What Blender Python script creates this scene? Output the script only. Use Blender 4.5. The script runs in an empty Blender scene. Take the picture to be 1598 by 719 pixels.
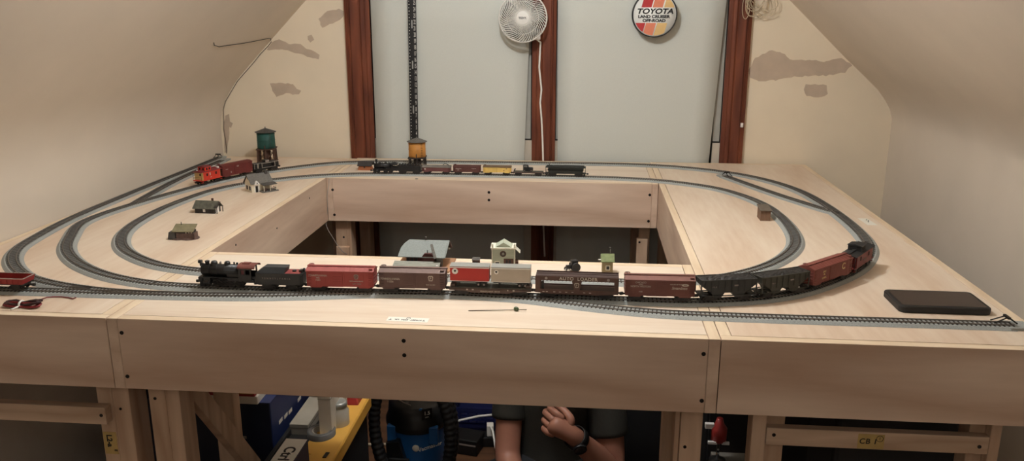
import bpy, bmesh, math, random
from math import sin, cos, pi, radians, sqrt, atan2
from mathutils import Vector, Matrix
random.seed(7)
COL = bpy.context.scene.collection
T = 1.0                      # table top height above the floor

# ------------------------------------------------------------------ camera
F_PX = 1280.0
PITCH, YAW, ROLL = 0.26203, 0.08987, 0.00068
CAM = Vector((0.9548, -1.47133, 0.59935 + T))
_f = Vector((-sin(YAW) * cos(PITCH), cos(YAW) * cos(PITCH), -sin(PITCH)))
_r0 = Vector((cos(YAW), sin(YAW), 0)); _u0 = _r0.cross(_f)
_r = _r0 * cos(ROLL) + _u0 * sin(ROLL); _u = -_r0 * sin(ROLL) + _u0 * cos(ROLL)

def ray(px, py):
    return _f + _r * ((px - 799) / F_PX) + _u * (-(py - 359.5) / F_PX)
def at_z(px, py, z=T):
    v = ray(px, py); return CAM + v * ((z - CAM.z) / v.z)
def at_y(px, py, Y):
    v = ray(px, py); return CAM + v * ((Y - CAM.y) / v.y)

# ------------------------------------------------------------------ materials
def lin(c):
    return tuple(((x / 255) / 12.92 if x / 255 <= .04045 else ((x / 255 + .055) / 1.055) ** 2.4) for x in c)
MATS = {}
def mat(name, rgb=None, rough=.6, metal=0, var=.12, scale=40, bump=0, spec=.5, emit=None, stretch=(1, 1, 1), rgb2=None, alpha=None, coat=0):
    """plain procedural material: a noise field varies the base colour, optional bump"""
    if name in MATS: return MATS[name]
    m = bpy.data.materials.new(name); m.use_nodes = True; MATS[name] = m
    nt = m.node_tree; b = nt.nodes['Principled BSDF']
    b.inputs['Roughness'].default_value = rough; b.inputs['Metallic'].default_value = metal
    b.inputs['Specular IOR Level'].default_value = spec
    if coat: b.inputs['Coat Weight'].default_value = coat
    c = lin(rgb)
    tc = nt.nodes.new('ShaderNodeTexCoord'); mp = nt.nodes.new('ShaderNodeMapping'); mp.inputs['Scale'].default_value = stretch
    nt.links.new(tc.outputs['Object'], mp.inputs['Vector'])
    n = nt.nodes.new('ShaderNodeTexNoise'); n.inputs['Scale'].default_value = scale; n.inputs['Detail'].default_value = 4
    nt.links.new(mp.outputs['Vector'], n.inputs['Vector'])
    r = nt.nodes.new('ShaderNodeValToRGB'); r.color_ramp.elements[0].position = .3; r.color_ramp.elements[1].position = .7
    lo = lin(rgb2) if rgb2 else tuple(x * (1 - var) for x in c)
    hi = c if rgb2 else tuple(min(1, x * (1 + var)) for x in c)
    r.color_ramp.elements[0].color = (*lo, 1); r.color_ramp.elements[1].color = (*hi, 1)
    nt.links.new(n.outputs['Fac'], r.inputs['Fac']); nt.links.new(r.outputs['Color'], b.inputs['Base Color'])
    if bump:
        bp = nt.nodes.new('ShaderNodeBump'); bp.inputs['Strength'].default_value = bump; bp.inputs['Distance'].default_value = .001
        nt.links.new(n.outputs['Fac'], bp.inputs['Height']); nt.links.new(bp.outputs['Normal'], b.inputs['Normal'])
    if emit:
        b.inputs['Emission Color'].default_value = (*lin(emit[0]), 1); b.inputs['Emission Strength'].default_value = emit[1]
    if alpha is not None: b.inputs['Alpha'].default_value = alpha
    return m

def wood(name, light, dark, grain='x', rough=.55, ring=3.0, streak=.5, warp=.6):
    """plywood / timber: stretched noise streaks plus warped cathedral rings along the grain axis"""
    if name in MATS: return MATS[name]
    m = bpy.data.materials.new(name); m.use_nodes = True; MATS[name] = m
    nt = m.node_tree; N = nt.nodes.new; L = nt.links.new; b = nt.nodes['Principled BSDF']
    b.inputs['Roughness'].default_value = rough; b.inputs['Specular IOR Level'].default_value = .3
    tc = N('ShaderNodeTexCoord'); mp = N('ShaderNodeMapping')
    s = {'x': (.12, 1, 1), 'y': (1, .12, 1), 'z': (1, 1, .12)}[grain]
    mp.inputs['Scale'].default_value = s; L(tc.outputs['Object'], mp.inputs['Vector'])
    big = N('ShaderNodeTexNoise'); big.inputs['Scale'].default_value = ring; big.inputs['Detail'].default_value = 2
    L(mp.outputs['Vector'], big.inputs['Vector'])
    mul = N('ShaderNodeMath'); mul.operation = 'MULTIPLY'; mul.inputs[1].default_value = 11
    L(big.outputs['Fac'], mul.inputs[0])
    fr = N('ShaderNodeMath'); fr.operation = 'PINGPONG'; fr.inputs[1].default_value = 1; L(mul.outputs[0], fr.inputs[0])
    fine = N('ShaderNodeTexNoise'); fine.inputs['Scale'].default_value = 70; fine.inputs['Detail'].default_value = 5
    L(mp.outputs['Vector'], fine.inputs['Vector'])
    mix = N('ShaderNodeMix'); mix.data_type = 'FLOAT'; mix.inputs[0].default_value = streak
    L(fr.outputs[0], mix.inputs[2]); L(fine.outputs['Fac'], mix.inputs[3])
    r = N('ShaderNodeValToRGB'); r.color_ramp.elements[0].position = .15; r.color_ramp.elements[1].position = .8
    r.color_ramp.elements[0].color = (*lin(dark), 1); r.color_ramp.elements[1].color = (*lin(light), 1)
    L(mix.outputs[0], r.inputs['Fac']); L(r.outputs['Color'], b.inputs['Base Color'])
    return m

# ------------------------------------------------------------------ mesh builder
class B:
    def __init__(s, *ms):
        s.bm = bmesh.new(); s.mats = [m for m in ms]; s.mi = 0; s.M = Matrix.Identity(4)
    def use(s, m):
        if m not in s.mats: s.mats.append(m)
        s.mi = s.mats.index(m); return s
    def xf(s, M=None): s.M = M or Matrix.Identity(4); return s
    def v(s, p): return s.bm.verts.new(s.M @ Vector(p))
    def f(s, vs, smooth=False):
        try: f = s.bm.faces.new(vs)
        except ValueError: return None
        f.material_index = s.mi; f.smooth = smooth; return f
    def box(s, x0, x1, y0, y1, z0, z1):
        P = [s.v((x, y, z)) for z in (z0, z1) for (x, y) in ((x0, y0), (x1, y0), (x1, y1), (x0, y1))]
        for q in ((3, 2, 1, 0), (4, 5, 6, 7), (0, 1, 5, 4), (1, 2, 6, 5), (2, 3, 7, 6), (3, 0, 4, 7)): s.f([P[i] for i in q])
        return s
    def cbox(s, c, d): return s.box(c[0]-d[0]/2, c[0]+d[0]/2, c[1]-d[1]/2, c[1]+d[1]/2, c[2]-d[2]/2, c[2]+d[2]/2)
    def ring(s, c, ax, r, n, ref=None, ph=0):
        ax = Vector(ax).normalized(); ref = ref or (Vector((0, 0, 1)) if abs(ax.z) < .9 else Vector((1, 0, 0)))
        a = ax.cross(ref).normalized(); b = ax.cross(a)
        return [s.v(Vector(c) + (a * cos(2*pi*i/n+ph) + b * sin(2*pi*i/n+ph)) * r) for i in range(n)]
    def cyl(s, p0, p1, r0, r1=None, n=16, caps=True, smooth=True):
        r1 = r0 if r1 is None else r1; ax = Vector(p1) - Vector(p0)
        A = s.ring(p0, ax, r0, n); Bq = s.ring(p1, ax, r1, n)
        for i in range(n): s.f([A[i], A[(i+1) % n], Bq[(i+1) % n], Bq[i]], smooth)
        if caps: s.f(A[::-1]); s.f(Bq)
        return s
    def tube(s, pts, r, n=8, closed=False, caps=True, rs=None):
        pts = [Vector(p) for p in pts]; k = len(pts); rings = []; ref = None
        for i, p in enumerate(pts):
            if closed: t = pts[(i+1) % k] - pts[i-1]
            else: t = pts[min(i+1, k-1)] - pts[max(i-1, 0)]
            if t.length < 1e-9: t = Vector((0, 0, 1))
            t.normalize()
            if ref is None: ref = Vector((0, 0, 1)) if abs(t.z) < .9 else Vector((1, 0, 0))
            a = t.cross(ref)
            if a.length < 1e-4: a = t.cross(Vector((0, 1, 0)))
            a.normalize(); b = a.cross(t).normalized(); ref = b
            rr = rs[i] if rs else r
            rings.append([s.v(p + (a * cos(2*pi*j/n) + b * sin(2*pi*j/n)) * rr) for j in range(n)])
        for i in range(k if closed else k-1):
            A, Q = rings[i], rings[(i+1) % k]
            for j in range(n): s.f([A[j], A[(j+1) % n], Q[(j+1) % n], Q[j]], True)
        if caps and not closed: s.f(rings[0][::-1]); s.f(rings[-1])
        return s
    def prism(s, poly, ax, a0, a1, smooth=False):
        """poly: 2d outline; ax 'x': (y,z) outline extruded in x, 'y': (x,z), 'z': (x,y)"""
        g = {'x': lambda u, w, a: (a, u, w), 'y': lambda u, w, a: (u, a, w), 'z': lambda u, w, a: (u, w, a)}[ax]
        A = [s.v(g(u, w, a0)) for u, w in poly]; Q = [s.v(g(u, w, a1)) for u, w in poly]; n = len(poly)
        for i in range(n): s.f([A[i], A[(i+1) % n], Q[(i+1) % n], Q[i]], smooth)
        s.f(A[::-1]); s.f(Q); return s
    def lathe(s, prof, n=24, c=(0, 0, 0), ax='z', smooth=True, caps=True):
        R = []
        for r, h in prof:
            row = []
            for i in range(n):
                a = 2*pi*i/n; u, w = cos(a)*r, sin(a)*r
                p = {'z': (u, w, h), 'y': (u, h, w), 'x': (h, u, w)}[ax]
                row.append(s.v(Vector(c) + Vector(p)))
            R.append(row)
        for k in range(len(R)-1):
            for i in range(n): s.f([R[k][i], R[k][(i+1) % n], R[k+1][(i+1) % n], R[k+1][i]], smooth)
        if caps: s.f(R[0][::-1]); s.f(R[-1])
        return s
    def ball(s, c, r, n=12, m=8, sc=(1, 1, 1)):
        R = []
        for j in range(1, m):
            th = pi*j/m
            R.append([s.v(Vector(c) + Vector((sin(th)*cos(2*pi*i/n)*r*sc[0], sin(th)*sin(2*pi*i/n)*r*sc[1], cos(th)*r*sc[2]))) for i in range(n)])
        t = s.v(Vector(c) + Vector((0, 0, r*sc[2]))); b = s.v(Vector(c) - Vector((0, 0, r*sc[2])))
        for i in range(n):
            s.f([t, R[0][i], R[0][(i+1) % n]], True); s.f([b, R[-1][(i+1) % n], R[-1][i]], True)
            for j in range(len(R)-1): s.f([R[j][i], R[j+1][i], R[j+1][(i+1) % n], R[j][(i+1) % n]], True)
        return s
    def grid(s, rows, smooth=True, closed=False):
        V = [[s.v(p) for p in r] for r in rows]
        for a, b in zip(V, V[1:]):
            k = len(a)
            for i in range(k if closed else k-1): s.f([a[i], a[(i+1) % k], b[(i+1) % k], b[i]], smooth)
        return s
    def hull(s, A, Bq):
        """solid between two equal-length 3d loops"""
        a = [s.v(p) for p in A]; b = [s.v(p) for p in Bq]; n = len(a)
        for i in range(n): s.f([a[i], a[(i+1) % n], b[(i+1) % n], b[i]])
        s.f(a[::-1]); s.f(b); return s
    def build(s, name, parent=None, loc=None, rz=None, bevel=0, fix=True, rot=None):
        if fix: bmesh.ops.recalc_face_normals(s.bm, faces=s.bm.faces[:])
        me = bpy.data.meshes.new(name); s.bm.to_mesh(me); s.bm.free()
        for m in s.mats: me.materials.append(m)
        o = bpy.data.objects.new(name, me); COL.objects.link(o)
        if parent: o.parent = parent
        if loc is not None: o.location = loc
        if rz is not None: o.rotation_euler = (0, 0, rz)
        if rot is not None: o.rotation_euler = rot
        if bevel:
            md = o.modifiers.new('bevel', 'BEVEL'); md.width = bevel; md.segments = 2; md.limit_method = 'ANGLE'; md.angle_limit = radians(40)
        return o

def tag(o, label=None, cat=None, group=None, kind=None):
    if label: o['label'] = label
    if cat: o['category'] = cat
    if group: o['group'] = group
    if kind: o['kind'] = kind
    return o
def thing(name, label, cat, loc=(0, 0, 0), rz=0, group=None):
    o = bpy.data.objects.new(name, None); COL.objects.link(o); o.empty_display_size = .02
    o.location = loc; o.rotation_euler = (0, 0, rz); return tag(o, label, cat, group)
def struct(o): o['kind'] = 'structure'; return o
def text(name, s, size, m, parent, loc, rot=(pi/2, 0, 0), depth=.0003, align='CENTER', shear=0, bold=0, sx=1, space=1):
    cu = bpy.data.curves.new(name, 'FONT'); cu.body = s; cu.size = size; cu.extrude = depth; cu.align_x = align; cu.align_y = 'CENTER'
    cu.shear = shear; cu.offset = bold; cu.space_character = space
    t = bpy.data.objects.new(name, cu); COL.objects.link(t); bpy.context.view_layer.update()
    me = bpy.data.meshes.new_from_object(t.evaluated_get(bpy.context.evaluated_depsgraph_get()))
    bpy.data.objects.remove(t); bpy.data.curves.remove(cu)
    me.materials.clear(); me.materials.append(m); me.name = name
    o = bpy.data.objects.new(name, me); COL.objects.link(o); o.parent = parent; o.location = loc; o.rotation_euler = rot; o.scale = (sx, 1, 1)
    return o
# ================================================================== camera, light
cam = bpy.data.cameras.new('camera'); co = bpy.data.objects.new('camera', cam); COL.objects.link(co)
cam.sensor_width = 36; cam.sensor_fit = 'HORIZONTAL'; cam.lens = 36 * F_PX / 1598; cam.clip_start = .01
R3 = Matrix((_r, _u, -_f)).transposed().to_4x4(); R3.translation = CAM; co.matrix_world = R3
bpy.context.scene.camera = co
sc = bpy.context.scene
sc.view_settings.view_transform = 'Standard'; sc.view_settings.look = 'None'; sc.view_settings.gamma = 1
sc.view_settings.use_curve_mapping = False; sc.view_settings.exposure = 0.0
w = bpy.data.worlds.new('world'); sc.world = w; w.use_nodes = True
w.node_tree.nodes['Background'].inputs['Color'].default_value = (.02, .018, .015, 1)

def lamp(name, loc, watts, col, r):
    l = bpy.data.lights.new(name, 'POINT'); l.energy = watts; l.color = col; l.shadow_soft_size = r
    o = bpy.data.objects.new(name, l); COL.objects.link(o); o.location = loc; return o
lamp('ceiling_bulb', (.69, .42, T + 1.23), 31, (.96, 1, 1.04), .045)
lamp('fill_light', (.86, -2.0, T + 1.15), 4.6, (.97, 1, 1.03), .06)  # unseen fill added behind the camera to brighten the front fascia

# ================================================================== room shell
YB = 1.905; YF = -2.4
m_wall = mat('cream_plaster', (242, 226, 200), .85, var=.03, scale=6, bump=.15)
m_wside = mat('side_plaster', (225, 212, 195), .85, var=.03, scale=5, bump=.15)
m_ceil = mat('ceiling_paint', (238, 233, 224), .9, var=.03, scale=5)
m_patch = mat('bare_plaster', (200, 180, 158), .9, var=.08, scale=18)
m_trimw = wood('stained_trim', (128, 72, 50), (84, 44, 32), 'z', .4, ring=9)
m_floor = wood('floor_boards', (108, 74, 52), (74, 50, 36), 'x', .45, ring=5)
m_vinyl = mat('grey_vinyl', (178, 176, 166), .5, var=.04)
m_vinyl2 = mat('beige_vinyl', (205, 195, 178), .5, var=.04)
m_slit = mat('dark_gap', (30, 24, 20), .8)
m_glass = mat('night_glass', (14, 15, 18), .08, var=.1)
m_shade = mat('roller_shade_cloth', (212, 214, 206), .9, var=.02, scale=300, bump=.1)
m_black = mat('black_plastic', (20, 20, 21), .45)
m_white = mat('white_plastic', (240, 237, 230), .45, var=.03)

Lp = [(-.6, -T), (-.6, .12)]
for k in range(9):          # soft knee
    t = k / 8; a = Vector((-.598, .13)); b = Vector((-.592, .235)); c = Vector((-.48, .35))
    p = a*(1-t)**2 + b*2*t*(1-t) + c*t*t; Lp.append((p.x, p.y))
Lp += [(-.344, .487), (-.19, .64), (.5, 1.33)]
Rp = [(2.163, -T), (2.163, .10), (2.162, .186), (2.150, .222), (2.128, .258), (2.095, .299), (2.035, .354), (1.961, .419), (1.727, .639), (1.0, 1.33)]
def side_wall(name, prof, off, m):
    b = B(m); k = len(prof)
    rows = []
    for y in (YF, YB + .02): rows.append([b.v((x, y, z + T)) for x, z in prof] + [b.v((x + off, y, z + T + .02)) for x, z in prof[::-1]])
    n = 2*k
    for i in range(n): b.f([rows[0][i], rows[0][(i+1) % n], rows[1][(i+1) % n], rows[1][i]], True)
    for rr in rows:
        for i in range(k-1): b.f([rr[i], rr[i+1], rr[n-2-i], rr[n-1-i]])
    o = b.build(name); struct(o)
    md = o.modifiers.new('es', 'EDGE_SPLIT'); md.split_angle = radians(35); return o
wl = side_wall('wall_left', Lp, -.04, m_wside); wr = side_wall('wall_right', Rp, .04, m_wside)
struct(B(m_ceil).box(.46, 1.04, YF, YB, T + 1.33, T + 1.36).build('ceiling'))
struct(B(m_floor).box(-.66, 2.24, YF, YB + .05, -.03, 0).build('floor'))
# gable wall with two window openings
X0, X1, XM0, XM1 = .06, 1.515, .745, .818; ZT, ZB = T + .68, .42
b = B(m_wall)
b.box(-.66, X0, YB, YB + .06, 0, T + .83); b.box(X1, 2.22, YB, YB + .06, 0, T + .83); b.box(XM0, XM1, YB, YB + .06, ZB, ZT)
b.box(X0, X1, YB, YB + .06, 0, ZB); b.box(X0, X1, YB, YB + .06, ZT, T + .83)
b.prism([(-.1, T + .83), (1.62, T + .83), (1.02, T + 1.35), (.48, T + 1.35)], 'y', YB, YB + .06)
wb = struct(b.build('wall_back'))
struct(B(m_ceil).box(-.66, 2.22, YF - .05, YF, 0, T + 1.36).build('wall_front'))
# plaster patches on the gable wall (thin filler skimmed on, ragged outline)
def patch(pts, jag=.004, sub=5):
    P = [at_y(u, v, YB) for u, v in pts]; out = []
    for i in range(len(P)):
        a, c = P[i], P[(i+1) % len(P)]; n = max(1, int((c-a).length / .012))
        for k in range(n):
            q = a.lerp(c, k/n); out.append((q.x + random.uniform(-jag, jag), q.z + random.uniform(-jag, jag)))
    bb = B(m_patch); bb.prism(out, 'y', YB - .0008, YB + .001); bb.build('plaster_patch', wb)
patch([(1168, 108), (1180, 90), (1205, 78), (1222, 82), (1232, 92), (1262, 94), (1290, 96), (1312, 90), (1330, 103), (1318, 113), (1290, 118), (1262, 119), (1240, 119), (1215, 124), (1190, 127), (1172, 120)])
patch([(1258, 132), (1272, 131), (1290, 133), (1292, 146), (1282, 152), (1258, 150), (1255, 140)], .002)
patch([(497, 30), (510, 18), (530, 13), (537, 18), (534, 28), (520, 36), (508, 41), (503, 44)], .003)
patch([(424, 66), (436, 62), (450, 68), (468, 69), (484, 78), (498, 85), (498, 92), (484, 90), (470, 85), (455, 80), (440, 77), (425, 78), (416, 78)], .003)
patch([(421, 130), (440, 130), (458, 131), (464, 138), (471, 142), (466, 148), (447, 146), (432, 151), (426, 142)], .003)
patch([(480, 56), (487, 54), (490, 62), (485, 67), (480, 62)], .002)
patch([(352, 180), (358, 178), (359, 190), (363, 192), (361, 200), (358, 198), (358, 212), (356, 226), (353, 238), (351, 238), (350, 215), (349, 195)], .0015)
# stained window casings: fluted profile
def casing(name, x0, x1, z0=.36, z1=T + .70, flip=False):
    w = x1 - x0; P = [(0, 0), (0, .018), (.12, .022), (.16, .017), (.19, .017), (.23, .022), (.55, .019), (.6, .015), (.66, .019), (.8, .017), (.83, .012), (1, .010), (1, 0)]
    if flip: P = [(1-u, v) for u, v in P[::-1]]
    bb = B(m_trimw); bb.prism([(x0 + u*w, YB - v) for u, v in P], 'z', z0, z1); return struct(bb.build(name))
casing('trim_1', -.03, .071); casing('trim_2', .733, .829, flip=True); casing('trim_3', 1.499, 1.588, flip=True)
struct(B(m_trimw).box(-.03, 1.588, YB - .024, YB, T + .70, T + .765).build('trim_4', bevel=.003))
struct(B(m_trimw).box(-.06, 1.62, YB - .05, YB, .335, .36).build('trim_5', bevel=.003))
# window units: vinyl jamb strips and dark night panes behind the shades
for i, (a, c) in enumerate(((X0, XM0), (XM1, X1))):
    bb = B(m_vinyl)
    bb.box(a, a + .03, YB + .012, YB + .05, ZB, ZT); bb.box(c - .045, c, YB + .012, YB + .05, ZB, ZT)
    bb.box(a + .03, c - .045, YB + .012, YB + .05, ZT - .04, ZT); bb.box(a + .03, c - .045, YB + .012, YB + .05, ZB, ZB + .04)
    bb.use(m_slit).box(a + .008, a + .013, YB + .009, YB + .012, ZB, ZT).box(c - .018, c - .012, YB + .009, YB + .012, ZB, ZT)  # black strips paint in the shadow of the slits beside the shades
    bb.use(m_vinyl2).box(a, a + .03, YB + .004, YB + .012, ZB, T + .079).box(c - .045, c, YB + .004, YB + .012, ZB, T + .079)
    bb.use(m_slit).box(a, a + .03, YB + .003, YB + .013, T + .079, T + .084).box(c - .045, c, YB + .003, YB + .013, T + .079, T + .084)
    wo = struct(bb.build('window_%d' % (i+1)))
    B(m_glass).box(a + .03, c - .045, YB + .028, YB + .034, ZB + .04, ZT - .04).build('window_pane', wo)
# roller shades
def shade(label, xbl, xbr, xtl, xtr):
    t = thing('roller_shade', label, 'window shade', ((xbl+xbr)/2, YB - .009, .44)); cx = (xbl+xbr)/2
    z0, zm, z1 = 0, T - .44, T + .66 - .44
    def xs(z, a, c): return a + (c - a) * max(0, (z - zm)) / (.64)
    rows = []
    for k in range(12):
        z = z1 * k / 11; l, r = xs(z, xbl, xtl) - cx, xs(z, xbr, xtr) - cx
        rows.append([(l + (r-l)*j/8, .0012*sin(j*2.1 + z*3), z) for j in range(9)])
    bb = B(m_shade); bb.grid(rows); o = bb.build('shade_cloth', t)
    md = o.modifiers.new('s', 'SOLIDIFY'); md.thickness = .0012; md.offset = 0
    B(m_shade).box(xbl - cx, xbr - cx, -.004, .004, -.012, .006).build('hem_bar', t, bevel=.002)
    bb = B(m_white); bb.cyl((xtl - cx, .0, z1 + .006), (xtr - cx, .0, z1 + .006), .0075, n=16); bb.build("roller", t)
shade('white roller shade on the left window behind the black ruler', .0765, .7015, .078, .727)
shade('white roller shade on the right window with the round sign in front', .841, 1.457, .833, 1.487)
# thin black wire sagging off the sloped plaster and down the corner seam
def on_left(px, py):     # point of the sloped left plaster seen at a pixel (slope line x-z = -.831 in table coordinates)
    v = ray(px, py); n = Vector((1, 0, -1)); d = -.831 - T + 0.0
    t = (d - (CAM.x - CAM.z)) / (v.x - v.z); return CAM + v * t
m_wire = mat('black_wire', (18, 17, 16), .5)
off = Vector((.0015, 0, -.0015))
P = [on_left(u, v) + off for u, v in [(333, 66), (333.5, 70), (337, 71), (341, 72.5), (346, 71.5), (355, 70), (372, 68), (390, 65), (405, 62), (418, 59.5), (422, 59.7)]]
P.append(Vector((-.350, YB - .003, T + .478)))
bb = B(m_wire); bb.tube(P, .0012, 6)
tag(bb.build('wire'), 'short black wire stuck out from the sloped plaster at upper left', 'wire')
P = []
for i, (x, z) in enumerate([(-.352, .474), (-.37, .455), (-.40, .425), (-.44, .385), (-.472, .352), (-.51, .312), (-.545, .268), (-.572, .225), (-.585, .19), (-.589, .15), (-.590, .11), (-.588, .06), (-.587, .02), (-.586, .004)]):
    P.append((x + .004 + .002*sin(i*2.3), YB - .002, z + T))
m_crack = mat('crack_dark', (70, 52, 40), .9)
bb = B(m_crack); bb.tube(P, .0013, 6)
struct(bb.build('trim_6'))
# ================================================================== layout tables
m_plyx = wood('birch_ply_along_x', (237, 223, 204), (219, 197, 174), 'x', .5, ring=2.2, streak=.62)
m_plyy = wood('birch_ply_along_y', (234, 217, 196), (212, 185, 159), 'y', .5, ring=2.4, streak=.6)
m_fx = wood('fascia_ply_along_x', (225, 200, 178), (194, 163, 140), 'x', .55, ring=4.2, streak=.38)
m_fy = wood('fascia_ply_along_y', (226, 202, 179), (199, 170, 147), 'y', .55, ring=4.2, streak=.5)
m_edge = wood('ply_edge', (238, 218, 190), (214, 188, 156), 'x', .6, ring=14, streak=.7)
m_edgey = wood('ply_edge_y', (238, 218, 190), (214, 188, 156), 'y', .6, ring=14, streak=.7)
m_leg = wood('pine_leg', (212, 182, 155), (176, 144, 118), 'z', .6, ring=9, streak=.5)
m_railx = wood('pine_rail', (214, 186, 160), (180, 150, 124), 'x', .6, ring=9, streak=.5)
m_screw = mat('dark_screw', (26, 20, 18), .4, metal=.4)
TB = .021; WC = 1.219
D1, D2, DB = .4735, 1.441, 1.885
def board(name, parent, L, x0, x1, y0, y1, h, m, me, z1=T, tag_=None):
    """fascia board: side faces m, the top edge shows the ply edge material"""
    ox, oy = L
    b = B(m); b.box(x0-ox, x1-ox, y0-oy, y1-oy, z1-h, z1)
    b.bm.faces.ensure_lookup_table(); b.mats.append(me); b.bm.faces[1].material_index = 1
    return b.build(name, parent, bevel=.0012)
def screw(parent, L, p, d='y', r=.0042):
    q = Vector((p[0]-L[0], p[1]-L[1], p[2])); e = Vector({'y': (0, -.0008, 0), 'x': (.0008, 0, 0), 'z': (0, 0, .0006), '-x': (-.0008, 0, 0)}[d])
    B(m_screw).cyl(q - e*3, q + e, r, n=14, smooth=False).cyl(q + e, q + e*1.6, r*.45, n=6).build('screw', parent)
def top(parent, L, x0, x1, y0, y1, m):
    g = .0013
    B(m).box(x0+g-L[0], x1-g-L[0], y0+g-L[1], y1-g-L[1], T-.012, T).build('top_panel', parent, bevel=.0004)
def leg(parent, L, x0, x1, y0, y1, ztop, m=None, sub=True):
    o = B(m or m_leg).box(x0-L[0], x1-L[0], y0-L[1], y1-L[1], 0, ztop).build('leg', parent, bevel=.002); return o
def bar(name, parent, L, p0, p1, w, t, m=None, up=(0, 1, 0)):
    p0 = Vector(p0) - Vector((L[0], L[1], 0)); p1 = Vector(p1) - Vector((L[0], L[1], 0))
    d = (p1-p0).normalized(); n = Vector(up); s = d.cross(n).normalized()
    A = [p0 + s*a*w/2 + n*c*t/2 for a, c in ((-1, -1), (1, -1), (1, 1), (-1, 1))]; Q = [v + (p1-p0) for v in A]
    return B(m or m_leg).hull(A, Q).build(name, parent, bevel=.0015)

# --- left table (against the left wall)
L = (-.3, 0)
tl = thing('layout_table', 'left pale plywood layout table along the left wall with small buildings on it', 'table', (L[0], L[1], 0), group='modular layout tables')
XL = -.596
board('front_board', tl, L, XL, -.0008, 0, TB, .154, m_fx, m_edge)
board('back_board', tl, L, XL, -.0008, DB-TB-.03, DB-.03, .164, m_fx, m_edge)
board('side_board', tl, L, -.0008-TB, -.0008, TB, DB-TB-.03, .164, m_fy, m_edgey)
board('side_board', tl, L, XL, XL+TB, TB, DB-TB-.03, .164, m_fy, m_edgey)
top(tl, L, XL+TB, -.0008-TB, TB, DB-TB-.03, m_plyy)
lr = B(m_railx).box(XL+.02-L[0], -.056-L[0], .040, .062, T-.262, T-.222).build('cross_rail', tl, bevel=.0015)
screw(lr, L, (-.066, .040, T-.240), r=.0038)
lg = B(m_leg).box(-.085-L[0], -.050-L[0], .063, .083, 0, T-.154).box(-.050-L[0], -.012-L[0], .063, .13, 0, T-.154).build('leg', tl, bevel=.0015)
screw(lg, L, (-.035, .063, T-.235), r=.003)
for x, y in ((XL+.03, .063), (XL+.03, DB-.14), (-.085, DB-.14)): leg(tl, L, x, x+.05, y, y+.06, T-.16)
m_tape = mat('yellow_tape', (190, 160, 98), .6)
m_ink = mat('black_ink', (12, 11, 10), .6)
lab = B(m_tape).box(-.083-L[0], -.053-L[0], .0622, .063, T-.345, T-.292).build('label', lg)
text('lettering', 'L2-a', .017, m_ink, lab, (-.070-L[0], .0621, T-.313), (pi/2, pi/2, 0), bold=.0006)
text('lettering', 'E', .009, m_ink, lab, (-.058-L[0], .0621, T-.336), (pi/2, pi/2, 0), bold=.0004)
for u, v in ((483, 309), (432, 356), (368, 382)):
    p = ray(u, v); q = CAM + p * ((-.0008 - CAM.x) / p.x); screw(tl, L, q, 'x', .003)

# --- front middle table
L = (WC/2, D1/2)
tf = thing('layout_table', 'front middle plywood layout table carrying the long freight train', 'table', (L[0], L[1], 0), group='modular layout tables')
H = .154
board('side_board', tf, L, .0008, .0225, 0, D1, H, m_fy, m_edgey); board('side_board', tf, L, WC-.0225, WC-.0008, 0, D1, H, m_fy, m_edgey)
fb = board('front_board', tf, L, .023, WC-.023, 0, TB, H, m_fx, m_edge); board('back_board', tf, L, .023, WC-.023, D1-TB, D1, H, m_fx, m_edge)
top(tf, L, .0225, WC-.0225, TB, D1-TB, m_plyx)
for u, v in ((190, 519), (199, 587), (1098, 552), (1095, 625), (630, 531.5), (631, 554)): screw(fb, L, at_y(u, v, 0))
A = .06
a1 = B(m_leg).box(.034-L[0], .072-L[0], A-L[1], A+.022-L[1], 0, T-H).box(.072-L[0], .103-L[0], A-L[1], A+.06-L[1], 0, T-H).build('leg', tf, bevel=.0015)
screw(a1, L, (.048, A, T-.205), r=.0035)
a2 = B(m_leg).box(.006-L[0], .058-L[0], .40-L[1], .44-L[1], 0, T-H).build('leg', tf, bevel=.0015)
bar('brace', tf, L, (.083, .105, T-.168), (.083, .44, T-.60), .048, .022, up=(1, 0, 0))
b1 = B(m_leg).box(1.150-L[0], 1.160-L[0], A+.006-L[1], A+.05-L[1], 0, T-H).box(1.161-L[0], 1.2045-L[0], A-L[1], A+.022-L[1], 0, T-H).build('leg', tf, bevel=.0015)
screw(b1, L, (1.172, A, T-.262), r=.0035)
B(m_leg).box(1.162-L[0], 1.20-L[0], .40-L[1], .44-L[1], 0, T-H).build('leg', tf, bevel=.0015)
bar('brace', tf, L, (1.19, .10, T-.215), (1.19, .42, T-.62), .048, .022, up=(1, 0, 0))

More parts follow.
